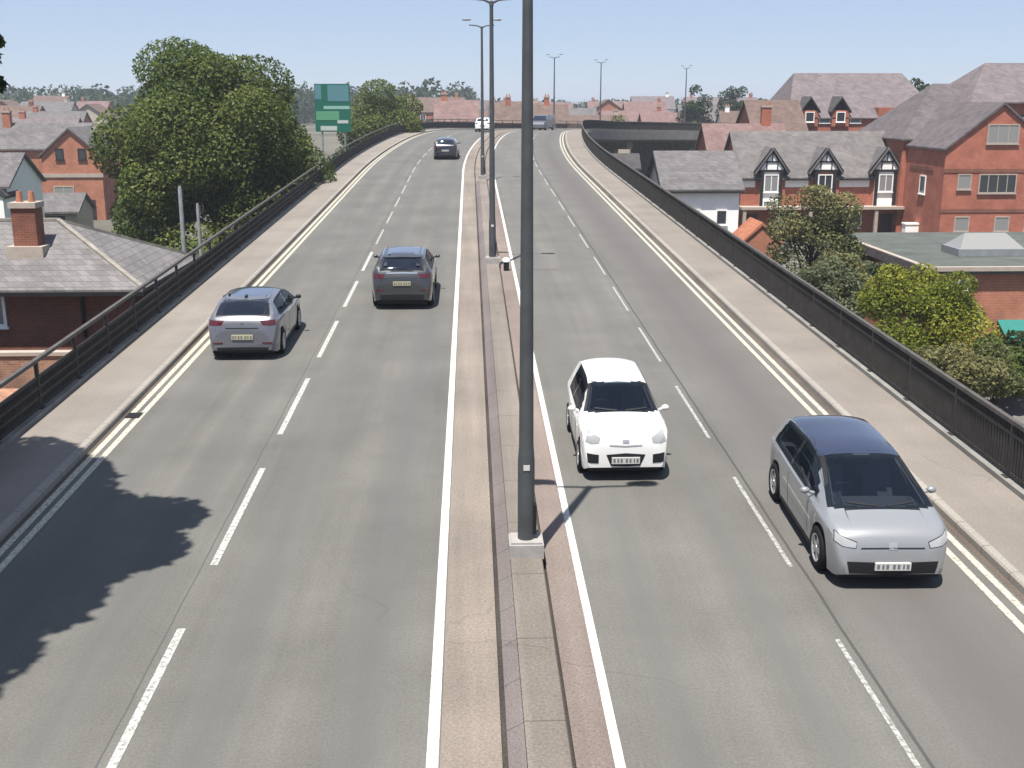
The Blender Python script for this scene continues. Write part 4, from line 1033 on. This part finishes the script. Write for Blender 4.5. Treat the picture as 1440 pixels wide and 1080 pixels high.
    def cabin(s, cuts, seat_y, dash_y, belt, seat_w=.48):
        """open the shell behind the glass and fit a lining, dashboard and seats"""
        def inside(p, poly):
            c_ = False; j = len(poly) - 1
            for i in range(len(poly)):
                (x1, y1), (x2, y2) = poly[i], poly[j]
                if (y1 > p[1]) != (y2 > p[1]) and p[0] < (x2 - x1) * (p[1] - y1) / (y2 - y1) + x1: c_ = not c_
                j = i
            return c_
        V = [Vector(v) for v in s.vs]; keep, mi = [], []
        for f in s.fs:
            state = 0
            if len(f) == 4:
                nm = (V[f[2]] - V[f[0]]).cross(V[f[3]] - V[f[1]]); ce = sum((V[i] for i in f), Vector()) / 4
                if nm.dot(ce - Vector((0, 0, .6))) < 0: nm = -nm
                if nm.length > 0: nm.normalize()
                for side, poly in cuts:
                    d = {'front': nm.y, 'rear': -nm.y, 'right': nm.x, 'left': -nm.x}[side]
                    if d < .2: continue
                    q = [inside((V[i].x, V[i].z) if side in ('front', 'rear') else (V[i].y, V[i].z), poly) for i in f]
                    if all(q): state = 2
                    elif any(q): state = max(state, 1)
            if state == 2: continue
            keep.append(f); mi.append(1 if state == 1 else 0)
        mb = MB().add(s.vs, keep, 0, True); mb.mi = mi; me = mb.mesh('body', [M[s.paint], M['plastic']])
        try: me.set_sharp_from_angle(angle=R(38))
        except Exception: pass
        s.body.data = me
        c0 = Vector((0, 0, .6)); ln = [tuple(Vector((v.x * .965, v.y * .985, .6 + (v.z - .6) * .965))) for v in V]
        lf = [f for f in keep if len(f) == 4 and min(V[i].z for i in f) > .5]
        MB().add(ln, lf, 0, True).build('cabin_lining', M['lining'], s.t)
        MB().box(-s.W * .42, s.W * .42, dash_y - .25, dash_y + .2, belt - .35, belt - .04).build('dashboard', M['trim_dark'], s.t)
        for sg in (-1, 1):
            x = sg * s.W * .215
            b = MB().add([(x + u * seat_w / 2 * (1 - .12 * t_), seat_y - .30 * t_ + w_ * .12, .55 + .62 * t_) for t_ in (0, .5, 1) for (u, w_) in ((-1, 0), (1, 0), (1, 1), (-1, 1))],
                         [(0, 1, 5, 4), (1, 2, 6, 5), (2, 3, 7, 6), (3, 0, 4, 7), (4, 5, 9, 8), (5, 6, 10, 9), (6, 7, 11, 10), (7, 4, 8, 11), (8, 9, 10, 11)])
            b.tube([(x, seat_y - .27, 1.14), (x, seat_y - .28, 1.2)], .03, 8); b.box(x - .13, x + .13, seat_y - .34, seat_y - .22, 1.17, 1.35)
            b.build('seat', M['seat_cloth'], s.t)
        MB().box(-s.W * .36, s.W * .36, seat_y - 1.25, seat_y - 1.1, .55, 1.1).build('rear_bench', M['seat_cloth'], s.t)
        k = 16; ring = [(s.W * .215 + .18 * math.cos(2 * math.pi * i / k), dash_y - .42 + .06 * math.sin(2 * math.pi * i / k), belt - .02 + .16 * math.sin(2 * math.pi * i / k)) for i in range(k + 1)]
        MB().tube(ring, .016, 6).build('steering_wheel', M['plastic'], s.t)
    def both(s, name, A, B, m, **k):
        """the same patch on both flanks, A and B in (y, z)"""
        s.patch(name, 'right', A, B, m, **k); s.patch(name, 'left', A, B, m, **k)
    def pair(s, name, side, A, B, m, **k):
        s.patch(name, side, A, B, m, **k); s.patch(name, side, [(-x, z) for x, z in A], [(-x, z) for x, z in B], m, **k)
    def plate(s, side, z, m, w_=.52, h=.115):
        D = Vector((0, -1, 0)) if side == 'front' else Vector((0, 1, 0)); o = Vector((0, 6 if side == 'front' else -6, z))
        hit = s.bvh.ray_cast(o, D)[0]; y = hit.y; e = 1 if side == 'front' else -1
        b = MB().box(-w_ / 2, w_ / 2, y - .012, y + .012 + .02, z - h / 2, z + h / 2) if e > 0 else MB().box(-w_ / 2, w_ / 2, y - .032, y + .012, z - h / 2, z + h / 2)
        yy = y + .034 if e > 0 else y - .034
        for k in range(7):
            xx = -.215 + k * .066 + (.03 if k > 3 else 0); b.box(xx - .02, xx + (.02, .006, .018, .02, .02, .012, .02)[k], min(yy, yy - e * .004), max(yy, yy - e * .004), z - .036, z + .036, 1)
        b.build('number_plate', [M[m], M['plate_ink']], s.t)
    def mirrors(s, y, z, m, sz=.1):
        for sg in (-1, 1):
            x = s.W / 2 * .955
            q = MB().tube([(sg * (x - .06), y + .02, z - .03), (sg * (x + .05), y, z)], [.03, .025], 8)
            vs = []; fs = []; k = 10
            for i in range(7):
                a = -math.pi / 2 + math.pi * i / 6
                for j in range(k):
                    b = 2 * math.pi * j / k
                    vs.append((sg * (x + .11 + .08 * math.cos(a) * math.cos(b)), y + .055 * math.sin(a) * 1.0, z + .02 + .058 * math.cos(a) * math.sin(b)))
            for i in range(6):
                for j in range(k): fs.append((i * k + j, i * k + (j + 1) % k, (i + 1) * k + (j + 1) % k, (i + 1) * k + j))
            q.add(vs, fs, 0, True); q.build('wing_mirror', M[m], s.t)
    def seams(s, ys, z0, z1):
        for y in ys: s.both('door_seam', [(y - .006, z0), (y + .006, z0)], [(y - .006, z1), (y + .006, z1)], 'plastic', off=.002, nu=1, nv=6)
    def place(s, S, off, away):
        a = math.atan(_slope(S)); h = heading(S)
        s.t.location = RP(S, off, 0.0)
        s.t.rotation_euler = (a, 0, -h) if away else (-a, 0, math.pi - h)

def rect(x0, x1, z0, z1): return [(x0, z1), ((x0 + x1) / 2, z1), (x1, z1)], [(x0, z0), ((x0 + x1) / 2, z0), (x1, z0)]

# --- white city hatchback, coming towards the camera
c = Car('parked_car', 'small white hatchback driving towards the camera beside the foreground lamp column', 'car',
        [(-1.83, .62), (-1.80, .90), (-1.74, 1.0), (-1.62, 1.22), (-1.45, 1.42), (-1.0, 1.475), (-.2, 1.485), (.3, 1.45), (.62, 1.32), (1.0, 1.09), (1.14, 1.015), (1.48, .965), (1.66, .91), (1.755, .83), (1.805, .71), (1.825, .58), (1.835, .44)],
        [(-1.83, .6), (-1.6, .95), (0, .93), (.9, .93), (1.4, .90), (1.7, .82), (1.835, .43)],
        [(-1.83, .80), (-1.75, .90), (-1.4, .98), (-.5, 1.0), (.9, 1.0), (1.4, .99), (1.62, .965), (1.77, .915), (1.835, .84)], 1.66, 2.42, 1.17, .285, 'p_white')
c.t.name = 'hatchback_car'
c.patch('windscreen', 'front', [(-.50, 1.405), (0, 1.43), (.50, 1.405)], [(-.665, 1.045), (0, 1.05), (.665, 1.045)], 'clear_glass', nu=16, nv=10)
c.both('side_window', [(-1.05, 1.375), (.2, 1.375), (.38, 1.31)], [(-1.05, .985), (.2, .965), (.82, .985)], 'clear_glass', nu=14)
c.both('window_pillar', [(-.30, 1.385), (-.22, 1.385)], [(-.30, .975), (-.22, .975)], 'gloss_black', off=.010, nu=2)
c.patch('rear_window', 'rear', [(-.5, 1.38), (.5, 1.38)], [(-.58, 1.05), (.58, 1.05)], 'privacy_glass')
c.pair('headlight', 'front', [(.47, .79), (.60, .86), (.70, .905)], [(.50, .70), (.64, .69), (.745, .72)], 'lens_clear')
c.patch('grille', 'front', [(-.36, .50), (0, .525), (.36, .50)], [(-.27, .30), (0, .285), (.27, .30)], 'plastic')
c.patch('grille_bar', 'front', [(-.30, .675), (0, .66), (.30, .675)], [(-.30, .650), (0, .635), (.30, .650)], 'chrome', nv=2)
c.pair('fog_light', 'front', [(.50, .50), (.72, .53)], [(.50, .35), (.70, .36)], 'plastic', nu=4, nv=4)
c.patch('badge', 'front', [(-.06, .755), (.06, .755)], [(-.06, .695), (.06, .695)], 'alloy', nu=4, nv=3)
c.plate('front', .40, 'plate_white'); c.mirrors(.66, .98, 'p_white'); c.seams((-.26, .66), .35, .93)
c.both('sill_trim', [(-.75, .27), (.75, .27)], [(-.75, .2), (.75, .2)], 'plastic', nv=2)
c.pair('taillight', 'rear', [(.5, .95), (.68, .95)], [(.55, .75), (.72, .75)], 'lens_red', nu=4, nv=4)
c.cabin([('front', [(-.50, 1.40), (.50, 1.40), (.655, 1.05), (-.655, 1.05)])] + [(d, [(-1.05, 1.37), (.2, 1.37), (.38, 1.305), (.80, .99), (-1.05, .99)]) for d in ('left', 'right')], .12, .95, 1.0)
c.t.scale = (.95, .95, 1.02)
c.pair('wiper', 'front', [(.08, 1.075), (.5, 1.10)], [(.08, 1.06), (.5, 1.085)], 'plastic', off=.014, nu=6, nv=1)
c.place(18.75 + 1.72, 2.68, False)

# --- silver-lilac electric hatch with dark glass roof, nearest on the right
c = Car('hatchback_car', 'silver-lilac car with black roof and bonnet edge, nearest the camera on the right', 'car',
        [(-2.13, .62), (-2.10, .95), (-2.02, 1.10), (-1.88, 1.30), (-1.65, 1.50), (-1.1, 1.56), (-.3, 1.565), (.2, 1.525), (.6, 1.41), (1.35, 1.11), (1.58, 1.015), (1.80, .955), (1.95, .885), (2.05, .765), (2.105, .6), (2.13, .44)],
        [(-2.13, .6), (-1.9, 1.04), (0, .98), (1.1, .96), (1.6, .92), (1.95, .79), (2.13, .43)],
        [(-2.13, .80), (-2.0, .92), (-1.6, .99), (-.5, 1.0), (1.2, 1.0), (1.65, .98), (1.93, .925), (2.07, .85), (2.13, .76)], 1.81, 2.77, 1.33, .335, 'p_lilac')
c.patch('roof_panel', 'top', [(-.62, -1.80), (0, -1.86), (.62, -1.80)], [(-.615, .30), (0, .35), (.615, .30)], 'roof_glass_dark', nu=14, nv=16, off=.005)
c.patch('windscreen', 'front', [(-.62, 1.49), (0, 1.525), (.62, 1.49)], [(-.79, 1.035), (0, 1.04), (.79, 1.035)], 'clear_glass', nu=16, nv=12)
c.both('side_window', [(-1.50, 1.42), (0, 1.455), (.42, 1.36)], [(-1.62, 1.075), (0, 1.025), (1.02, 1.02)], 'clear_glass', nu=18)
c.both('window_pillar', [(-.50, 1.455), (-.40, 1.455)], [(-.50, 1.035), (-.40, 1.035)], 'gloss_black', off=.010, nu=2)
c.both('roof_rail', [(-1.6, 1.50), (-.3, 1.53), (.25, 1.46)], [(-1.6, 1.455), (-.3, 1.485), (.3, 1.415)], 'gloss_black', nu=14, nv=2)
c.patch('rear_window', 'rear', [(-.55, 1.45), (.55, 1.45)], [(-.65, 1.12), (.65, 1.12)], 'privacy_glass')
c.pair('headlight_surround', 'front', [(.51, .745), (.70, .81), (.81, .862)], [(.53, .657), (.72, .675), (.828, .73)], 'gloss_black', off=.004)
c.pair('headlight', 'front', [(.52, .735), (.70, .80), (.80, .85)], [(.54, .665), (.72, .685), (.82, .74)], 'lens_clear', off=.010)
c.patch('light_bar', 'front', [(-.46, .668), (0, .672), (.46, .668)], [(-.46, .652), (0, .656), (.46, .652)], 'plastic', nv=1, nu=14)
c.patch('grille', 'front', [(-.66, .47), (0, .45), (.66, .47)], [(-.62, .29), (0, .27), (.62, .29)], 'plastic')
c.patch('badge', 'front', [(-.06, .74), (.06, .74)], [(-.06, .64), (.06, .64)], 'alloy', nu=4, nv=3)
c.plate('front', .40, 'plate_white'); c.mirrors(.82, 1.05, 'p_lilac'); c.seams((-.45, .78), .36, .98)
c.both('sill_trim', [(-.95, .28), (.9, .28)], [(-.95, .2), (.9, .2)], 'plastic', nv=2)
c.pair('taillight', 'rear', [(.45, .98), (.76, .98)], [(.5, .82), (.78, .82)], 'lens_red', nu=4, nv=4)
c.cabin([('front', [(-.61, 1.48), (.61, 1.48), (.78, 1.045), (-.78, 1.045)])] + [(d, [(-1.50, 1.41), (0, 1.445), (.42, 1.35), (1.0, 1.03), (-1.6, 1.08)]) for d in ('left', 'right')], .15, 1.1, 1.02)
c.t.scale = (.965, .965, .955)
c.pair('wiper', 'front', [(.08, 1.075), (.5, 1.10)], [(.08, 1.06), (.5, 1.085)], 'plastic', off=.014, nu=6, nv=1)
c.place(14.4 + 2.03, 5.88, False); c.t.rotation_euler.z -= R(1.6)

# --- silver hatchback going away in the left lane
c = Car('hatchback_car', 'silver-lilac hatchback driving away in the left lane beside the kerb', 'car',
        [(-2.12, .52), (-2.10, .80), (-2.04, .98), (-1.92, 1.10), (-1.72, 1.26), (-1.50, 1.38), (-1.0, 1.44), (-.2, 1.45), (.3, 1.395), (.7, 1.25), (1.15, 1.02), (1.3, .97), (1.75, .88), (1.98, .76), (2.09, .62), (2.13, .46)],
        [(-2.12, .5), (-1.9, 1.0), (0, .96), (1.0, .92), (1.6, .84), (2.13, .45)],
        [(-2.12, .80), (-2.02, .90), (-1.7, .98), (-.5, 1.0), (1.2, 1.0), (1.65, .965), (1.95, .89), (2.13, .70)], 1.80, 2.63, 1.27, .32, 'p_silver')
c.patch('rear_window', 'rear', [(-.55, 1.37), (0, 1.385), (.55, 1.37)], [(-.66, 1.115), (0, 1.11), (.66, 1.115)], 'privacy_glass', nu=14, nv=8)
c.both('side_window', [(-1.35, 1.31), (0, 1.35), (.48, 1.26)], [(-1.50, 1.06), (0, 1.0), (.98, .99)], 'clear_glass', nu=16)
c.both('window_pillar', [(-.42, 1.35), (-.34, 1.35)], [(-.42, 1.02), (-.34, 1.02)], 'gloss_black', off=.010, nu=2)
c.patch('windscreen', 'front', [(-.55, 1.36), (.55, 1.36)], [(-.72, 1.03), (.72, 1.03)], 'clear_glass')
c.pair('taillight', 'rear', [(.44, .99), (.62, .995), (.80, 1.0)], [(.50, .89), (.66, .875), (.82, .87)], 'lens_red', nu=8, nv=4)
c.patch('tailgate_crease', 'rear', [(-.40, .83), (0, .83), (.40, .83)], [(-.40, .805), (0, .805), (.40, .805)], 'plastic', nv=1, nu=8, off=.003)
c.patch('badge', 'rear', [(-.05, 1.0), (.05, 1.0)], [(-.05, .91), (.05, .91)], 'chrome', nu=4, nv=3)
c.patch('bumper_lip', 'rear', [(-.72, .34), (0, .35), (.72, .34)], [(-.70, .22), (0, .22), (.70, .22)], 'plastic', nv=3)
c.pair('reflector', 'rear', [(.48, .47), (.72, .47)], [(.48, .43), (.72, .43)], 'lens_red', nu=4, nv=1)
c.patch('spoiler', 'rear', [(-.55, 1.412), (0, 1.428), (.55, 1.412)], [(-.56, 1.38), (0, 1.392), (.56, 1.38)], 'p_silver', off=.03, nv=2)
c.plate('rear', .60, 'plate_yellow'); c.mirrors(.80, 1.0, 'plastic'); c.seams((-.38, .75), .36, .96)
c.both('sill_trim', [(-.9, .27), (.85, .27)], [(-.9, .2), (.85, .2)], 'plastic', nv=2)
c.patch('aerial', 'top', [(-.03, -1.36), (.03, -1.36)], [(-.03, -1.22), (.03, -1.22)], 'plastic', off=.05, nu=2, nv=2)
c.patch('roof_panel', 'top', [(-.50, -1.25), (0, -1.28), (.50, -1.25)], [(-.50, .12), (0, .15), (.50, .12)], 'roof_glass', nu=10, nv=8, off=.004)  # added patch, sky reflection on the silver roof painted in blue
c.cabin([('rear', [(-.55, 1.365), (.55, 1.365), (.65, 1.12), (-.65, 1.12)])] + [(d, [(-1.35, 1.30), (0, 1.34), (.48, 1.25), (.96, 1.0), (0, 1.01), (-1.48, 1.065)]) for d in ('left', 'right')] + [('front', [(-.55, 1.355), (.55, 1.355), (.71, 1.04), (-.71, 1.04)])], .15, 1.0, 1.0)
c.place(27.35 + 2.08, -5.62, True)

# --- dark grey suv going away in the right lane
c = Car('suv_car', 'dark grey sport utility car driving away in the lane beside the central reserve', 'car',
        [(-2.18, .58), (-2.16, .90), (-2.10, 1.06), (-1.98, 1.24), (-1.80, 1.40), (-1.60, 1.51), (-1.0, 1.56), (-.2, 1.565), (.3, 1.50), (.7, 1.35), (1.1, 1.14), (1.3, 1.07), (1.8, .98), (2.02, .86), (2.13, .70), (2.18, .52)],
        [(-2.18, .55), (-1.98, 1.10), (0, 1.05), (1.0, 1.02), (1.65, .93), (2.18, .5)],
        [(-2.18, .82), (-2.08, .91), (-1.75, .985), (-.5, 1.0), (1.2, 1.0), (1.7, .965), (2.0, .89), (2.18, .72)], 1.84, 2.67, 1.28, .345, 'p_grey', sill=.24)
c.patch('rear_window', 'rear', [(-.53, 1.46), (0, 1.475), (.53, 1.46)], [(-.64, 1.17), (0, 1.165), (.64, 1.17)], 'privacy_glass', nu=14, nv=8)
c.patch('tailgate_trim', 'rear', [(-.46, 1.11), (0, 1.12), (.46, 1.11)], [(-.46, 1.075), (0, 1.085), (.46, 1.075)], 'chrome', nu=10, nv=2)
c.both('side_window', [(-1.45, 1.43), (0, 1.465), (.45, 1.37)], [(-1.58, 1.16), (0, 1.10), (.95, 1.09)], 'clear_glass', nu=16)
c.both('window_pillar', [(-.45, 1.465), (-.37, 1.465)], [(-.45, 1.12), (-.37, 1.12)], 'gloss_black', off=.010, nu=2)
c.patch('windscreen', 'front', [(-.55, 1.47), (.55, 1.47)], [(-.72, 1.14), (.72, 1.14)], 'clear_glass')
c.pair('taillight', 'rear', [(.50, 1.06), (.66, 1.07), (.83, 1.08)], [(.54, .95), (.70, .945), (.85, .94)], 'lens_red', nu=8, nv=4)
c.patch('bumper_lip', 'rear', [(-.78, .46), (0, .48), (.78, .46)], [(-.74, .26), (0, .26), (.74, .26)], 'plastic', nv=3)
c.pair('reflector', 'rear', [(.52, .62), (.76, .62)], [(.52, .575), (.76, .575)], 'lens_red', nu=4, nv=1)
c.patch('spoiler', 'rear', [(-.56, 1.535), (0, 1.55), (.56, 1.535)], [(-.58, 1.47), (0, 1.485), (.58, 1.47)], 'p_grey', off=.05, nv=2)
c.patch('roof_panel', 'top', [(-.46, -1.35), (0, -1.36), (.46, -1.35)], [(-.46, .1), (0, .12), (.46, .1)], 'roof_glass', nu=10, nv=8, off=.004)  # added patch with the sky's reflected blue as its base colour
for sg in (-1, 1): MB().tube([(sg * .58, -1.35, 1.51), (sg * .585, -1.2, 1.57), (sg * .585, .0, 1.57), (sg * .57, .2, 1.50)], .018, 8).build('roof_rail', M['chrome'], c.t)
c.plate('rear', .80, 'plate_yellow'); c.mirrors(.78, 1.1, 'p_grey'); c.seams((-.42, .75), .4, 1.04)
c.both('sill_trim', [(-.95, .34), (.85, .34)], [(-.95, .24), (.85, .24)], 'plastic', nv=2)
c.cabin([('rear', [(-.53, 1.455), (.53, 1.455), (.63, 1.175), (-.63, 1.175)])] + [(d, [(-1.45, 1.42), (0, 1.455), (.45, 1.36), (.94, 1.1), (0, 1.105), (-1.57, 1.165)]) for d in ('left', 'right')] + [('front', [(-.55, 1.46), (.55, 1.46), (.71, 1.15), (-.71, 1.15)])], .15, 1.0, 1.08)
c.place(33.1 + 2.15, -2.04, True)

# --- far black hatchback, and a far silver one
def far_car(label, paint, S, off, away, plate):
    c = Car('hatchback_car', label, 'car',
            [(-2.05, .55), (-2.02, .92), (-1.9, 1.12), (-1.65, 1.44), (-1.0, 1.53), (-.2, 1.54), (.3, 1.48), (.7, 1.32), (1.1, 1.06), (1.3, 1.0), (1.75, .9), (1.98, .76), (2.06, .5)],
            [(-2.05, .5), (-1.9, 1.02), (0, .98), (1.0, .94), (1.6, .85), (2.06, .48)],
            [(-2.05, .82), (-1.9, .93), (-1.5, 1.0), (1.2, 1.0), (1.65, .965), (1.9, .89), (2.06, .72)], 1.79, 2.6, 1.24, .32, paint)
    c.patch('rear_window', 'rear', [(-.52, 1.43), (.52, 1.43)], [(-.64, 1.1), (.64, 1.1)], 'car_glass')
    c.both('side_window', [(-1.3, 1.42), (0, 1.43), (.48, 1.33)], [(-1.45, 1.06), (0, 1.02), (.95, 1.02)], 'car_glass', nu=14)
    c.patch('windscreen', 'front', [(-.55, 1.45), (.55, 1.45)], [(-.72, 1.06), (.72, 1.06)], 'car_glass')
    c.pair('taillight', 'rear', [(.5, .98), (.8, .98)], [(.54, .86), (.82, .86)], 'lens_red', nu=4, nv=3)
    c.pair('headlight', 'front', [(.48, .78), (.78, .82)], [(.5, .7), (.8, .73)], 'lens_clear', nu=4, nv=3)
    c.patch('bumper_lip', 'rear', [(-.7, .36), (.7, .36)], [(-.7, .22), (.7, .22)], 'plastic', nv=2)
    c.plate('rear', .68, plate); c.mirrors(.8, 1.03, paint); c.place(S, off, away)
far_car('black hatchback far ahead in the lane beside the central reserve', 'p_black', 87.6, -1.95, True, 'plate_white')
far_car('pale silver car on the far bend, beyond the black hatchback', 'p_white', 127, -1.6, True, 'plate_white')

# --- van shapes: the parked one by the flat roof, a white one on the bend
def van(t, paint, L=4.9, W=1.95, H=1.95):
    a = L / 2
    sec = [(-a, .35), (-a, 1.75), (-a + .12, H - .08), (-a + .35, H), (a - 1.75, H), (a - 1.5, H - .07), (a - .85, 1.18), (a - .15, .95), (a - .02, .75), (a, .35)]
    m = MB(); n = len(sec); vs, fs = [], []
    for (x, inset) in ((-W / 2, .0), (-W / 2 + .0, 0), (W / 2, 0)):
        pass
    layers = [(-W / 2 + .02, .05), (-W / 2, .0), (W / 2, .0), (W / 2 - .02, .05)]
    def lay(x, q): return [(x * (1 - .1 * max(0, (z - 1.1))), y * (1 - q * .02), z - (q if z > 1 else -q * .3)) for y, z in sec]
    for x, q in ((-W / 2 - .0, .03), (-W / 2 + .05, .0), (W / 2 - .05, .0), (W / 2, .03)): vs += lay(x, q)
    for i in range(3):
        for k in range(n): fs.append((i * n + k, i * n + (k + 1) % n, (i + 1) * n + (k + 1) % n, (i + 1) * n + k))
    fs += [tuple(range(n)), tuple(range(4 * n - 1, 3 * n - 1, -1))]
    m.add(vs, fs); m.build('body', M[paint], t)
    g = MB(); w2 = W / 2
    g.add([(-w2 * .84, a - 1.47, H - .13), (w2 * .84, a - 1.47, H - .13), (w2 * .95, a - .87, 1.23), (-w2 * .95, a - .87, 1.23), (-w2 * .84, a - 1.42, H - .10), (w2 * .84, a - 1.42, H - .10), (w2 * .95, a - .83, 1.25), (-w2 * .95, a - .83, 1.25)],
          [(4, 7, 6, 5), (0, 1, 2, 3), (0, 4, 5, 1), (1, 5, 6, 2), (2, 6, 7, 3), (3, 7, 4, 0)])
    g.build('windscreen', M['car_glass'], t)
    for sg in (-1, 1):
        MB().add([(sg * (w2 + .005), a - 2.3, 1.2), (sg * (w2 + .005), a - 1.05, 1.2), (sg * (w2 - .06), a - 1.5, 1.7), (sg * (w2 - .06), a - 2.3, 1.7)], [(0, 1, 2, 3)]).build('side_window', M['car_glass'], t)
        for y in (a - .9, -a + .95):
            o = MB().tube([(sg * (w2 - .2), y, .33), (sg * (w2 + .01), y, .33)], .33, 18).build('wheel', M['tyre'], t)
            MB().tube([(sg * (w2 + .0), y, .33), (sg * (w2 + .02), y, .33)], .2, 14).build('rim', M['alloy'], o)
    MB().box(-w2 * .7, w2 * .7, -a - .01, -a + .02, 1.2, 1.62).build('rear_window', M['car_glass'], t)
    MB().box(-w2 * .92, w2 * .92, -a + .1, a - .1, .2, .5).build('underbody', M['plastic'], t)
pv = [o for o in bpy.data.objects if o.name.startswith('parked_van')][0]
van(pv, 'p_silver')
pv2 = thing('delivery_van', 'pale van on the far bend partly behind the foreground lamp column', 'van', RP(143, 1.9, 0.0), math.pi - heading(143))
van(pv2, 'p_silver', 4.7, 1.8, 1.85)

# ------------------------------------------------------------------ summer haze
def haze():
    b = MB().box(-8300, 8300, -8300, 8300, -6, 30); m = bpy.data.materials.new('haze'); m.use_nodes = True
    n = m.node_tree; n.nodes.clear(); o = n.nodes.new('ShaderNodeOutputMaterial'); v = n.nodes.new('ShaderNodeVolumePrincipled')
    v.inputs['Color'].default_value = (0.80, 0.87, 0.97, 1); v.inputs['Density'].default_value = 0.00045; v.inputs['Anisotropy'].default_value = 0.2
    n.links.new(v.outputs[0], o.inputs['Volume'])
    h = b.build('haze', m); tag(h, 'thin pale summer haze over the whole town', 'haze', None, 'stuff')
haze()
